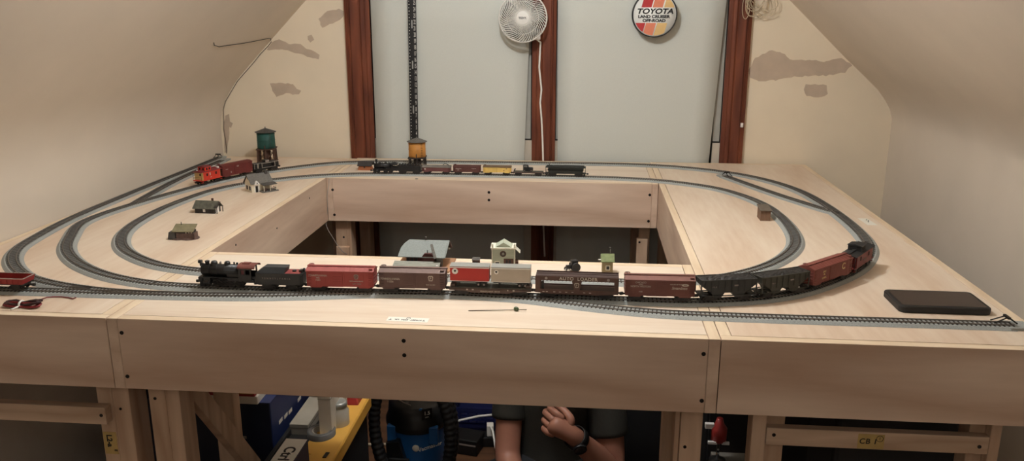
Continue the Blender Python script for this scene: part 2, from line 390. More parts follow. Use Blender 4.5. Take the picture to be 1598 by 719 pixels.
# --- back middle table (under the windows)
L = (WC/2, (D2+DB)/2)
tb = thing('layout_table', 'back middle plywood layout table under the windows with the small old train', 'table', (L[0], L[1], 0), group='modular layout tables')
H = .164; Yk = DB - .015
board('side_board', tb, L, .0008, .0225, D2, Yk, H, m_fy, m_edgey); board('side_board', tb, L, WC-.0225, WC-.0008, D2, Yk, H, m_fy, m_edgey)
fb = board('front_board', tb, L, .023, WC-.023, D2, D2+TB, H, m_fx, m_edge); board('back_board', tb, L, .023, WC-.023, Yk-TB, Yk, H, m_fx, m_edge)
top(tb, L, .0225, WC-.0225, D2+TB, Yk-TB, m_plyx)
for u, v in ((519, 296), (522, 335), (763, 300), (763, 312), (1014, 304), (1012, 345)): screw(fb, L, at_y(u, v, D2), r=.005)
p = at_z(650, 279, T); screw(tb, L, (p.x, p.y, T), 'z', .006)
Y = D2 + .03
c1 = B(m_leg).box(.016-L[0], .058-L[0], Y-L[1], Y+.022-L[1], 0, T-.018).box(.058-L[0], .076-L[0], Y-L[1], Y+.06-L[1], 0, T-.018).build('leg', tb, bevel=.0015)
screw(c1, L, (.046, Y, T-.235), r=.004)
c2 = B(m_leg).box(1.152-L[0], 1.192-L[0], Y-L[1], Y+.022-L[1], 0, T-.214).build('leg', tb, bevel=.0015)
B(m_leg).box(1.160-L[0], 1.20-L[0], Y+.022-L[1], Y+.06-L[1], 0, T-.018).build('leg', tb, bevel=.0015)
screw(c2, L, (1.162, Y, T-.226), r=.004)
for x in (.02, 1.15): leg(tb, L, x, x+.045, Yk-.09, Yk-.03, T-.018)
bar('brace', tb, L, (.042, Y-.012, T-.40), (.042, Y+.0, T-.27), .05, .02, up=(0, .96, .27))

# --- right table
L = (1.53, 0)
tr = thing('layout_table', 'right plywood layout table with the tight end curves and black tablet', 'table', (L[0], L[1], 0), group='modular layout tables')
XR = 1.840; H = .154
board('front_board', tr, L, WC+.0008, XR, 0, TB, H, m_fx, m_edge)
board('back_board', tr, L, WC+.0008, XR, DB-TB, DB, .164, m_fx, m_edge)
board('side_board', tr, L, WC+.0008, WC+.0008+TB, TB, DB-TB, .164, m_fy, m_edgey)
board('side_board', tr, L, XR-TB, XR, TB, DB-TB, .164, m_fy, m_edgey)
top(tr, L, WC+.0008+TB, XR-TB, TB, DB-TB, m_plyy)
rr = B(m_railx).box(1.332-L[0], 1.761-L[0], .06, .08, T-.249, T-.211).build('cross_rail', tr, bevel=.0015)
screw(rr, L, (1.347, .06, T-.226), r=.0038); screw(rr, L, (1.744, .06, T-.232), r=.0038)
lab = B(m_tape).box(1.511-L[0], 1.562-L[0], .0592, .06, T-.247, T-.215).build('label', rr)
text('lettering', 'CB 1', .0160, m_ink, lab, (1.531-L[0], .0591, T-.231), (pi/2, 0, 0), bold=.00025, shear=.1, space=1.1)
text('lettering', '1', .009, m_ink, lab, (1.553-L[0], .0591, T-.224), (pi/2, 0, 0))
bb = B(m_ink); bb.tube([(1.553-L[0] + .0065*cos(t*pi/10), .0589, T-.224 + .0065*sin(t*pi/10)) for t in range(20)], .0005, 5, closed=True); bb.build('lettering', lab)
for x0, x1, y0 in ((1.303, 1.331, .06), (1.331, 1.372, .08), (1.761, 1.782, .06), (1.73, 1.761, .08)): leg(tr, L, x0, x1, y0, y0+.045, T-H)
for x in (1.26, 1.78): leg(tr, L, x, x+.045, DB-.14, DB-.08, T-.16)
B(m_railx).box(1.303-L[0], 1.782-L[0], .125, .145, T-.215, T-.178).build('cross_rail', tr, bevel=.0015)
# ================================================================== track
m_bed = mat('grey_ballast', (156, 159, 155), .8, var=.14, scale=420, bump=.5)
m_tie = mat('brown_ties', (56, 49, 44), .7, var=.2, scale=90)
m_rail = mat('dull_steel', (132, 126, 119), .4, metal=.75, var=.12, scale=60)
RZ = .0088
def resample(P, closed, step=.012):
    P = [Vector((p[0], p[1])) for p in P]; n = len(P); out = []
    for i in range(n if closed else n-1):
        g = lambda k: P[k % n] if closed else P[max(0, min(n-1, k))]
        p0, p1, p2, p3 = g(i-1), g(i), g(i+1), g(i+2); k = max(2, int((p2-p1).length/.008))
        for j in range(k):
            t = j/k
            out.append(.5*((2*p1) + (p2-p0)*t + (2*p0-5*p1+4*p2-p3)*t*t + (3*p1-p0-3*p2+p3)*t**3))
    if not closed: out.append(P[-1])
    # even spacing
    d = [0]
    for a, c in zip(out, out[1:] + ([out[0]] if closed else [])): d.append(d[-1] + (c-a).length)
    tot = d[-1]; m = int(tot/step); res = []; j = 0; src = out + ([out[0]] if closed else [])
    for k in range(m if closed else m+1):
        s = tot*k/m
        while j < len(d)-2 and d[j+1] < s: j += 1
        t = (s-d[j]) / max(1e-9, d[j+1]-d[j]); res.append(src[j].lerp(src[j+1], t))
    return res
def smooth(P, closed, sig):
    n = len(P); w = int(sig*2.5); ker = [math.exp(-.5*(k/sig)**2) for k in range(-w, w+1)]; S = sum(ker); out = []
    for i in range(n):
        q = Vector((0, 0)); 
        if closed:
            for k in range(-w, w+1): q += P[(i+k) % n]*ker[k+w]
            out.append(q/S)
        else:
            ww = min(w, i, n-1-i); s = 0
            for k in range(-ww, ww+1): q += P[i+k]*ker[k+w]; s += ker[k+w]
            out.append(q/s)
    return out
def frames(P, closed):
    n = len(P); out = []
    for i in range(n):
        t = (P[(i+1) % n] - P[i-1]) if closed else (P[min(i+1, n-1)] - P[max(i-1, 0)])
        t.normalize(); out.append((P[i], t, Vector((-t.y, t.x))))
    return out
TRACKS = {}
GAUGE = .0168
def track(key, label, pts, closed=False, sig=4.0, dz=0.0, group=None):
    pts = [(CAM.x + (x-CAM.x)*1.0085, CAM.y + (y-CAM.y)*1.0085) for x, y in pts]
    P = smooth(resample(pts, closed), closed, sig)
    TRACKS[key] = (P, closed); Fr = frames(P, closed); c0 = P[0]
    t = thing('railway_track', label, 'model railway track', (c0.x, c0.y, T), group=group)
    def sweep(name, prof, m, smooth_=False):
        b = B(m); rows = []
        for p, tt, nn in Fr: rows.append([b.v((p.x - c0.x + nn.x*u, p.y - c0.y + nn.y*u, z)) for u, z in prof])
        n = len(rows); k = len(prof)
        for i in range(n if closed else n-1):
            A, Q = rows[i], rows[(i+1) % n]
            for j in range(k): b.f([A[j], A[(j+1) % k], Q[(j+1) % k], Q[j]], smooth_)
        if not closed: b.f(rows[0][::-1]); b.f(rows[-1])
        return b.build(name, t)
    h = .0060 - dz
    sweep('roadbed', [(-.0245, .0003), (.0245, .0003), (.0174, h), (-.0174, h)], m_bed)
    for s in (-1, 1):
        g = s*GAUGE/2; sweep('rail', [(g-.0011, .0068-dz), (g+.0011, .0068-dz), (g+.0006, .0073-dz), (g+.0006, RZ-dz), (g-.0006, RZ-dz), (g-.0006, .0073-dz)], m_rail)
    # sleepers
    b = B(m_tie); d = 0; pitch = .0088; prev = P[0]; nxt = pitch/2; n = len(P)
    for i in range(n if closed else n-1):
        a, c = P[i], P[(i+1) % n]; l = (c-a).length; tt = (c-a)/max(l, 1e-9); nn = Vector((-tt.y, tt.x))
        while nxt < l:
            q = a + tt*nxt - c0; x = tt*.0014; y = nn*.0145
            A = [(*(q-x-y), h-.0005), (*(q+x-y), h-.0005), (*(q+x+y), h-.0005), (*(q-x+y), h-.0005)]
            b.hull(A, [(p[0], p[1], .0070-dz) for p in A]); nxt += pitch
        nxt -= l
    b.build('ties', t); return t
main = [(.0, .187), (.06, .180), (.12, .178), (.25, .175), (.4, .177), (.55, .182), (.7, .184), (.9, .184), (1.0, .182), (1.1, .179), (1.17, .181), (1.242, .190), (1.328, .213), (1.42, .260), (1.500, .330), (1.562, .394), (1.612, .460), (1.650, .530), (1.684, .610), (1.703, .691), (1.713, .790), (1.717, .898), (1.715, 1.015), (1.708, 1.13), (1.692, 1.27), (1.664, 1.38), (1.622, 1.475), (1.565, 1.56), (1.49, 1.635), (1.39, 1.697), (1.289, 1.738), (1.19, 1.760), (1.08, 1.770), (.963, 1.771), (.8, 1.766), (.668, 1.762), (.41, 1.756), (.2, 1.745), (.07, 1.725), (-.02, 1.70), (-.075, 1.672)]
MAIN = main + [(-.15, 1.602), (-.212, 1.54), (-.29, 1.43), (-.355, 1.29), (-.406, 1.13), (-.445, .98), (-.468, .88), (-.482, .78), (-.483, .70), (-.466, .635), (-.436, .575), (-.411, .520), (-.380, .460), (-.336, .398), (-.275, .333), (-.213, .283), (-.139, .237), (-.079, .211)]
track('main', 'outer closed loop of grey-bedded track carrying the long front freight train', MAIN, True, sig=3.0)
INN = [(.2, .278), (.3, .283), (.5, .292), (.66, .297), (.85, .300), (1.04, .299), (1.12, .306), (1.19, .320), (1.253, .342), (1.306, .372), (1.346, .403), (1.397, .452), (1.445, .517), (1.481, .580), (1.508, .645), (1.522, .705), (1.531, .774), (1.536, .86), (1.535, .97), (1.524, 1.08), (1.497, 1.18), (1.445, 1.288), (1.385, 1.361), (1.26, 1.44), (1.17, 1.472), (1.077, 1.488), (.964, 1.497), (.8, 1.500), (.6, 1.500), (.4, 1.497), (.25, 1.492), (.15, 1.482), (.08, 1.468), (.01, 1.447), (-.05, 1.42), (-.122, 1.376), (-.2, 1.306), (-.255, 1.242), (-.303, 1.148), (-.325, 1.03), (-.337, .916), (-.336, .8), (-.326, .696), (-.305, .605), (-.277, .54), (-.243, .481), (-.204, .432), (-.155, .388), (-.099, .347), (-.045, .317), (.03, .295), (.11, .281)]
track('inner', 'inner closed loop of grey-bedded track carrying the small old train at the back', INN, True, sig=3.0)
WALLT = [(.26, .133), (.18, .1265), (.09, .124), (-.02, .126), (-.11, .137), (-.2, .160), (-.27, .187), (-.322, .216), (-.375, .262), (-.424, .315), (-.463, .372), (-.492, .435), (-.508, .506), (-.524, .595), (-.538, .69), (-.547, .818), (-.552, 1.0), (-.5545, 1.2), (-.555, 1.4), (-.555, 1.6), (-.555, 1.77)]
track('wall', 'track running along the left wall from the front curve to the far corner', WALLT, sig=2.5, dz=.0003)
FR = [(-.588, .1215), (-.4, .1215), (-.2, .1215), (0, .1215), (.1, .124), (.19, .127), (.28, .135), (.36, .147), (.43, .161), (.52, .1765), (.60, .1835)]
track('front', 'front straight track holding the red open car and joining the main loop', FR, sig=2.0, dz=.0006)
SP = [(.70, .1845), (.78, .179), (.85, .168), (.92, .149), (.99, .131), (1.06, .117), (1.13, .108), (1.25, .104), (1.4, .103), (1.6, .104), (1.79, .104)]
track('spur', 'dead-end spur track along the right front edge ending at a black bumper', SP, sig=2.0, dz=.0006)
SR = [(1.7145, 1.02), (1.695, 1.05), (1.672, 1.095), (1.645, 1.15), (1.607, 1.23), (1.560, 1.34), (1.512, 1.46), (1.470, 1.565)]
track('right_siding', 'short dead-end siding inside the right back curve', SR, sig=2.0, dz=.0006)
SL = [(-.458, .93), (-.470, 1.0), (-.483, 1.1), (-.498, 1.22), (-.508, 1.35), (-.514, 1.5), (-.516, 1.70)]
track('left_siding', 'short dead-end siding hidden behind the red caboose train at far left', SL, sig=2.0, dz=.0006)
m_frog = mat('switch_black', (16, 15, 15), .5)
m_bump = mat('bumper_black', (30, 27, 25), .45, metal=.3)
def bumper(key, label, end=-1):
    P, _ = TRACKS[key]; p = P[end]; d = (P[-1]-P[-6]).normalized(); a = atan2(d.y, d.x)
    t = thing('track_bumper', label, 'bumper', (p.x - d.x*.012, p.y - d.y*.012, T), a)
    b = B(m_bump)
    for s in (-1, 1):
        y = s*GAUGE/2
        b.tube([(-.026, y, RZ+.0012), (.0, y*.55, .0215)], .0013, 6); b.tube([(.0, y*.55, .0215), (.017, y, RZ+.0012)], .0016, 6)
    b.build('frame', t); B(m_bump).box(-.003, .003, -.011, .011, .0185, .0230).build('buffer_beam', t, bevel=.0008)
    b = B(m_bed); b.prism([(-.0, -.0225), (.040, -.0185), (.045, 0), (.040, .0185), (-.0, .0225)], 'z', .0003, .0056); b.build('end_bed', t)
bumper('spur', 'black track bumper on the spur at the right front edge')
bumper('right_siding', 'black track bumper ending the right back siding')
bumper('wall', 'black track bumper in the far left corner at the wall')
P, _ = TRACKS['left_siding']; e = P[-1]
b = B(m_bed); b.prism([(-.0225, 0), (.0225, 0), (.018, .05), (-.018, .05)], 'z', .0003, .0056)
tag(b.build('track_end_ramp', None, (e.x, e.y, T)), 'bare grey ramp closing the far left siding behind the brown boxcar', 'track end')
for key, (u, v), w, l in (('main', (203, 318), .010, .024), ('main', (1299, 331), .010, .024), ('wall', (128, 446), .012, .050)):
    P, _ = TRACKS[key]; q = at_z(u, v, T + .006); i = min(range(1, len(P)-1), key=lambda i: (P[i].x-q.x)**2 + (P[i].y-q.y)**2)
    d = (P[i+1]-P[i-1]).normalized(); par = [o for o in COL.objects if o.name.startswith('railway_track') and (Vector(o.location[:2]) - P[0]).length < 1e-5][0]
    B(m_frog).box(-l/2, l/2, -w/2, w/2, .0067, .0080).build('switch_frog', par, (P[i].x - P[0].x, P[i].y - P[0].y, 0), atan2(d.y, d.x))
# ================================================================== rolling stock
def near_i(key, p):
    P, _ = TRACKS[key]; return min(range(len(P)), key=lambda i: (P[i].x-p.x)**2 + (P[i].y-p.y)**2)
def on_line(key, p):
    """closest point of the track centre line"""
    P, cl = TRACKS[key]; p = Vector((p.x, p.y)); best = None
    for i in range(len(P) if cl else len(P)-1):
        a = P[i]; e = P[(i+1) % len(P)] - a; f = max(0, min(1, (p-a).dot(e)/e.length_squared)); q = a + e*f; d = (q-p).length
        if best is None or d < best[0]: best = (d, q)
    return best[1]
def on_track(key, a, c):
    """centre, heading and chord length of a vehicle whose ends are seen at pixels a, c on the rails"""
    q0 = on_line(key, at_z(*a, T+RZ)); q1 = on_line(key, at_z(*c, T+RZ))
    m = (q0+q1)/2; mm = on_line(key, m); m = m*.4 + mm*.6
    d = q1-q0; return (m.x, m.y, T+RZ), atan2(d.y, d.x), d.length
def at_ends(key, x0, x1):
    P, _ = TRACKS[key]; f = lambda x: min((p for p in P if p.y < .5), key=lambda p: abs(p.x-x))
    q0, q1 = f(x0), f(x1); m = (q0+q1)/2; d = q1-q0; return (m.x, m.y, T+RZ), atan2(d.y, d.x), d.length
m_trk = mat('truck_black', (34, 30, 28), .55, var=.2, scale=120)
m_whl = mat('wheel_steel', (58, 52, 47), .4, metal=.6)
m_let = mat('pale_lettering', (196, 186, 172), .7)
m_lety = mat('cream_lettering', (205, 180, 130), .7)
m_key = mat('keystone_grey', (150, 138, 130), .7)
m_loco = mat('loco_black', (30, 30, 31), .42, var=.2, scale=60)
m_locog = mat('loco_grey_black', (52, 55, 58), .45, var=.2, scale=60)
m_oxide = mat('oxide_red', (112, 60, 50), .6)
m_coal = mat('coal', (24, 24, 25), .5, var=.5, scale=300, bump=1)

def truck(par, x, wb=.0215, r=.0056, yw=.0125, name='truck', m=None):
    b = B(m or m_trk); h = wb/2
    for s in (-1, 1):
        y0, y1 = sorted((s*yw, s*(yw+.0028)))
        b.prism([(x-h-.006, r-.001), (x-h-.004, r+.0032), (x-.006, r+.0062), (x+.006, r+.0062), (x+h+.004, r+.0032), (x+h+.006, r-.001), (x+h+.002, r-.0025), (x+.006, r-.0045), (x-.006, r-.0045), (x-h-.002, r-.0025)], 'y', y0, y1)
        for q in (-h, h): b.cyl((x+q, s*(yw+.0028), r), (x+q, s*(yw+.0042), r), .0022, n=8)
    b.box(x-.003, x+.003, -yw, yw, r, r+.005)
    t = b.build(name, par)
    for q in (-h, h):
        b = B(m_whl); b.cyl((x+q, -yw, r), (x+q, yw, r), .0012, n=6)
        for s in (-1, 1): b.cyl((x+q, s*GAUGE/2-.0014, r), (x+q, s*GAUGE/2+.0014, r), r, n=16)
        b.build('wheelset', t)
def coupler(par, x, s, z=.0098):
    b = B(m_trk); b.box(*sorted((x-s*.004, x+s*.007)), -.0018, .0018, z-.0015, z+.0015); b.box(*sorted((x+s*.005, x+s*.0105)), -.0032, .0012, z-.0028, z+.0028)
    b.build('coupler', par)
def brake_wheel(par, x, s, z, y=.006, r=.0058, m=None):
    b = B(m or m_trk); q = x-s*.006; b.tube([(q+r*cos(a*pi/7), y+r*sin(a*pi/7), z+.0018) for a in range(14)], .0007, 5, closed=True)
    for a in range(5): b.tube([(q, y, z+.0018), (q+r*cos(a*2*pi/5), y+r*sin(a*2*pi/5), z+.0018)], .0005, 4)
    b.cyl((q, y, z-.004), (q, y, z+.0022), .0009, n=6); b.build('brake_wheel', par)
def ladder(par, x, y, z0, z1, w=.0085, n=6, m=None):
    b = B(m or m_trk); sg = 1 if y > 0 else -1
    for k in range(n):
        z = z0 + (z1-z0)*(k+.5)/n; b.box(x-w/2, x+w/2, *sorted((y, y+sg*.0014)), z-.0005, z+.0005)
    b.build('ladder', par)
def outline_bold(name, poly, W, m, par, d=.0006):
    b = B(m); b.prism(poly, 'y', -W/2-d, -W/2+.0002); return b.build(name, par)
def keystone(par, x, z, W, k=1.0, m=m_key, m2=None):
    b = B(m); P = lambda s: [(x+u*s*k, z+v*s*k) for u, v in ((-.0035, .0052), (.0035, .0052), (.0053, .0028), (.0034, -.0052), (-.0034, -.0052), (-.0053, .0028))]
    b.prism(P(1), 'y', -W/2-.0005, -W/2+.0002)
    b.use(m2 or m_oxide).prism(P(.72), 'y', -W/2-.0008, -W/2+.0002)
    b.use(m).box(x-.0014*k, x-.0006*k, -W/2-.0011, -W/2, z-.0022*k, z+.0024*k).box(x-.0006*k, x+.0013*k, -W/2-.0011, -W/2, z+.0017*k, z+.0024*k).box(x-.0006*k, x+.0013*k, -W/2-.0011, -W/2, z-.0002*k, z+.0004*k).box(x+.0007*k, x+.0013*k, -W/2-.0011, -W/2, z, z+.0024*k)
    return b.build('keystone_emblem', par)

def boxcar(label, place, W, z0, z1, za, mb, mr=None, md=None, door=(-.02, .02), k=1.0, group=None, ribs=7, walk=True, tabs=True, ends=True):
    loc, rz, L = place; L -= .0085*k; h = L/2; mr = mr or mb; md = md or mb
    t = thing('boxcar', label, 'model boxcar', loc, rz, group)
    b = B(mb); b.box(-h, h, -W/2, W/2, z0, z1)
    if tabs:
        for x in (-h+.02*k, h-.02*k):
            for s in (-1, 1): b.prism([(x-.014*k, z0), (x+.014*k, z0), (x+.011*k, z0-.0028*k), (x-.011*k, z0-.0028*k)], 'y', *sorted((s*W/2, s*(W/2-.001))))
    for i in range(1, ribs):
        x = -h + L*i/ribs
        if door and door[0] < x < door[1]: continue
        b.box(x-.0003, x+.0003, -W/2-.00025, W/2+.00025, z0+.0005, z1-.0005)
    if ends:
        for s in (-1, 1):
            for q in range(4): z = z0+(z1-z0)*(q+.8)/4.6; b.cyl((s*h, -W/2+.003, z), (s*h, W/2-.003, z), .0012*k, n=8)
    b.build('body', t, bevel=.0004)
    b = B(mr); e = .0012*k
    b.prism([(-W/2-e, z1-.0012), (W/2+e, z1-.0012), (W/2+e, z1+.0006), (W*.18, za), (-W*.18, za), (-W/2-e, z1+.0006)], 'x', -h-e, h+e)
    for i in range(0, ribs*2+1): x = -h + L*i/(ribs*2); b.hull([(x-.0003, -W/2-e, z1+.0006), (x+.0003, -W/2-e, z1+.0006), (x+.0003, -W*.18, za), (x-.0003, -W*.18, za)], [(x-.0003, -W/2-e, z1+.001), (x+.0003, -W/2-e, z1+.001), (x+.0003, -W*.18, za+.0004), (x-.0003, -W*.18, za+.0004)])
    b.build('roof', t)
    if walk:
        b = B(mr); b.box(-h-.002*k, h+.002*k, -.0042*k, .0042*k, za+.0010*k, za+.0021*k)
        for i in range(7): x = -h+L*(i+.5)/7; b.box(x-.0008, x+.0008, -.004*k, .004*k, za-.0002, za+.0012*k)
        b.box(h-.010*k, h-.002*k, -W*.42, -.004*k, za-.001*k, za+.0002*k); b.build('roof_walk', t)
    if door:
        for s in (-1, 1):
            b = B(md); y0, y1 = sorted((s*(W/2-.0002), s*(W/2+.0011*k))); b.box(door[0], door[1], y0, y1, z0+.001, z1-.0022*k)
            for q in range(1, 6): z = z0+(z1-z0)*q/6; b.box(door[0]+.001, door[1]-.001, *sorted((s*(W/2), s*(W/2+.0017*k))), z-.0003, z+.0003)
            b.box(door[0]-(door[1]-door[0])*.9, door[1]+.001, *sorted((s*(W/2-.0002), s*(W/2+.0017*k))), z1-.0024*k, z1-.0012*k)
            b.box(door[0]-(door[1]-door[0])*.9, door[1]+.001, *sorted((s*(W/2-.0002), s*(W/2+.0014*k))), z0, z0+.0010*k)
            b.build('door', t)
    B(m_trk).box(-h+.01, h-.01, -.004*k, .004*k, z0-.002*k, z0).build('underframe', t)
    for s in (-1, 1):
        truck(t, s*(h-.0235*k), .0215*k, .0056*k, .0125*min(1, k+.1)); coupler(t, s*h, s, .0098*k)
        ladder(t, s*(h-.006*k), -s*0-W/2, z0+.002, z1-.002, .0085*k, m=mb)
    brake_wheel(t, -h-.0008, -1, za+.0005, r=.0055*k, m=mr); return t, L, W

m_red = mat('boxcar_red', (146, 54, 48), .55, var=.08); m_redr = mat('boxcar_red_roof', (150, 72, 66), .55, var=.08)
m_brn = mat('boxcar_brown', (92, 66, 60), .6, var=.08); m_brnr = mat('boxcar_brown_roof', (110, 86, 78), .6, var=.08)
m_cnw = mat('boxcar_russet', (108, 62, 52), .6, var=.08); m_cnwr = mat('boxcar_russet_roof', (122, 78, 68), .6, var=.08)
m_cbx = mat('boxcar_brick', (122, 62, 52), .6, var=.08)

# ---- the long freight on the front of the outer loop
t, L, W = boxcar('bright red-brown boxcar right behind the tender of the long freight', on_track('main', (478, 453), (587, 456)), .039, .0125, .047, .0525, m_red, m_redr, door=(-.016, .006), group='boxcars of the front freight')
for s, z, sz, x in (('PENNSYLVANIA', .037, .0060, -.048), ('PRR', .0318, .0048, -.048), ('73351', .0268, .0048, -.048)): text('lettering', s, sz, m_let, t, (x, -W/2-.0003, z), sx=.95)
keystone(t, .036, .0355, W); text('lettering', 'MERCHANDISE SERVICE', .0038, m_let, t, (.036, -W/2-.0003, .0255), sx=.75); text('lettering', 'CAPY 100000', .0042, m_key, t, (.037, -W/2-.0003, .0195), sx=.8)
t, L, W = boxcar('dull brown boxcar in front of the grey-roofed depot', on_track('main', (590, 456), (698, 458)), .039, .0125, .047, .0525, m_brn, m_brnr, door=(-.018, .006), group='boxcars of the front freight')
for s, z, sz in (('PENNSYLVANIA', .0325, .0066), ('112206', .0267, .0054)): text('lettering', s, sz, m_let, t, (-.047, -W/2-.0003, z), sx=.9)
keystone(t, .041, .0355, W, 1.1, m_let, m_brn); text('lettering', 'BUILT 6-34 NEW', .0034, m_let, t, (.041, -W/2-.0003, .021), sx=.8)
t, L, W = boxcar('russet brown boxcar between the auto rack and the black hoppers', on_track('main', (971, 465.5), (1086, 469.5)), .039, .0125, .047, .0525, m_cnw, m_cnwr, door=(-.008, .014), group='boxcars of the front freight')
for s, z, sz in (('CHICAGO', .0415, .0052), ('AND', .0372, .0042), ('NORTH WESTERN', .0328, .0054), ('1428', .0215, .0042)): text('lettering', s, sz, m_let, t, (-.040, -W/2-.0003, z), sx=.95)
text('lettering', 'ROUTE OF THE', .0036, m_let, t, (.033, -W/2-.0003, .0385)); text('lettering', 'Streamliners', .0088, m_let, t, (.040, -W/2-.0003, .0305), shear=.4, sx=.72)
b = B(m_let); b.prism([(.052+.0075*cos(a*pi/10), .0375+.0028*sin(a*pi/10)) for a in range(20)], 'y', -W/2-.0005, -W/2+.0002); e_ = b.build('emblem', t)
text('lettering', '400', .0040, m_cnw, t, (.052, -W/2-.0006, .0375))
t, L, W = boxcar('brick-red boxcar with a large letter C near the right curve', on_track('main', (1262, 454), (1326, 431)), .039, .0125, .047, .0525, m_cbx, door=(-.014, .014), group='boxcars of the front freight')
text('lettering', 'C', .020, m_lety, t, (.041, -W/2-.0003, .034), bold=.0004)
for s, z in (('ERIE', .0365), ('86', .0305), ('LINES', .0225)): text('lettering', s, .0062, m_lety, t, (-.036, -W/2-.0003, z), sx=1.1)

def steam_loco(label, place, W, kz, front_big=True):
    loc, rz, L = place; h = L/2; X = lambda f: -h + L*f; Z = lambda z: z*kz
    t = thing('steam_locomotive', label, 'model locomotive', loc, rz)
    R = .0128*kz; zc = .0375*kz; ng = m_loco
    b = B(ng); b.cyl((X(.07), 0, zc), (X(.74), 0, zc), R, R*1.06, n=28)
    for f in (.2, .33, .47, .6): b.cyl((X(f), 0, zc), (X(f)+.0012, 0, zc), R*1.07, n=28)
    b.box(X(.52), X(.76), -R*.95, R*.95, Z(.016), zc); b.build('boiler', t)
    b = B(m_locog if front_big else ng); b.cyl((X(.055), 0, zc), (X(.075), 0, zc), R*.86, R*1.02, n=28); b.cyl((X(.045), 0, zc), (X(.057), 0, zc), R*.4, n=16); b.build('smokebox_door', t)
    b = B(ng)
    if front_big: b.lathe([(.0048*kz, zc+R*.8), (.0044*kz, zc+R+Z(.003)), (.005*kz, zc+R+Z(.0062)), (.0056*kz, zc+R+Z(.0068)), (.004*kz, zc+R+Z(.0068))], 16, (X(.15), 0, 0))
    else: b.lathe([(.003*kz, zc+R*.8), (.0032*kz, zc+R+Z(.007)), (.0068*kz, zc+R+Z(.017)), (.0062*kz, zc+R+Z(.021)), (.003*kz, zc+R+Z(.021))], 16, (X(.14), 0, 0))
    b.build('chimney', t)
    for nm, f, r in (('sand_dome', .27, .0072), ('steam_dome', .5, .0066)):
        b = B(ng); b.lathe([(r*kz*1.15, zc+R*.75), (r*kz, zc+R*.95), (r*kz, zc+R+Z(.004)), (r*kz*.75, zc+R+Z(.0068)), (r*kz*.2, zc+R+Z(.0078))], 18, (X(f), 0, 0)); b.build(nm, t)
    b = B(m_key if front_big else ng); b.lathe([(.0026*kz, zc+R+Z(.0018)), (.0022*kz, zc+R+Z(.004)), (.001*kz, zc+R+Z(.006))], 12, (X(.38), 0, 0)); b.tube([(X(.38), -.0032*kz, zc+R*.9), (X(.38), -.0032*kz, zc+R+Z(.006)), (X(.38), .0032*kz, zc+R+Z(.006)), (X(.38), .0032*kz, zc+R*.9)], .0005, 5); b.build('bell', t)
    b = B(ng); b.cyl((X(.0), 0, zc+R+Z(.0045)), (X(.055), 0, zc+R+Z(.0045)), .0042*kz, n=16); b.box(X(.02), X(.075), -.002*kz, .002*kz, zc+R*.6, zc+R+Z(.001)); b.use(m_let).cyl((X(-.004), 0, zc+R+Z(.0045)), (X(.003), 0, zc+R+Z(.0045)), .0031*kz, n=14); b.build('headlight', t)
    b = B(ng); b.cyl((X(.62), 0, zc+R), (X(.62), 0, zc+R+Z(.006)), .0018*kz, n=10).ball((X(.66), .003*kz, zc+R+Z(.002)), .0026*kz, 10, 6); b.build('whistle', t)
    b = B(ng)          # cab with an open rear and window holes as framed walls
    c0, c1 = X(.73), X(.955); zt = Z(.0475); zb = Z(.019)
    for s in (-1, 1):
        y0, y1 = sorted((s*W/2, s*(W/2-.0012)))
        b.box(c0, c1, y0, y1, zb, Z(.0335)); b.box(c0, c1, y0, y1, Z(.0435), zt); b.box(c0, c0+L*.05, y0, y1, Z(.0335), Z(.0435)); b.box(X(.835), X(.855), y0, y1, Z(.0335), Z(.0435)); b.box(X(.93), c1, y0, y1, Z(.0335), Z(.0435))
    b.box(c0, c0+.0012, -W/2, W/2, zb, zt); b.box(c0, c1, -W/2, W/2, zb-.001, zb); b.build('cab', t)
    if front_big: B(mat('window_red', (96, 40, 44), .5)).box(X(.785), X(.83), -W/2+.0012, -W/2+.0018, Z(.0335), Z(.0435)).build('window', t)
    mr = m_oxide if front_big else ng
    b = B(mr); P = [(W/2*1.06*cos(a*pi/12), zt + Z(.0072)*sin(a*pi/12)) for a in range(13)]
    P2 = [(y*.97, z-.0010) for y, z in P[::-1]]; b.prism(P + P2, 'x', X(.72), X(1.02 if front_big else .98)); b.box(X(.78), X(.9), -.006*kz, .006*kz, zt+Z(.0066), zt+Z(.0085)); b.build('cab_roof', t)
    b = B(ng); b.box(X(.09), c0, -W/2, W/2, Z(.0235), Z(.0248)); b.box(X(.06), X(.98), -.0075, .0075, Z(.012), Z(.022))
    b.prism([(X(.02), Z(.0235)), (X(.09), Z(.0235)), (X(.09), Z(.012)), (X(.02), Z(.012))], 'y', -W*.42, W*.42); b.build('running_board', t)
    b = B(ng); pb = [(-W*.4, X(.055)), (W*.4, X(.055)), (0, X(-.01))]
    for q in range(9):
        y = -W*.4 + W*.8*q/8; b.hull([(X(.055), y-.0007, Z(.0135)), (X(.055), y+.0007, Z(.0135)), (X(.04), y+.0007, Z(.0135)), (X(.04), y-.0007, Z(.0135))], [(X(.05), y*.95-.0007, Z(.002)), (X(.05), y*.95+.0007, Z(.002)), (X(-.01+.045*abs(y)/(W*.4)), y*.95+.0007, Z(.002)), (X(-.01+.045*abs(y)/(W*.4)), y*.95-.0007, Z(.002))])
    b.box(X(.01), X(.06), -W*.45, W*.45, Z(.0125), Z(.0165)); b.build('pilot', t); coupler(t, X(.01), -1)
    for s in (-1, 1):
        b = B(ng); b.cyl((X(.11), s*(W/2-.006*kz), Z(.0125)), (X(.235), s*(W/2-.006*kz), Z(.0125)), .0062*kz, n=16); b.box(X(.115), X(.23), *sorted((s*(W/2-.012*kz), s*(W/2-.001))), Z(.0165), Z(.0235)); b.build('cylinder', t)
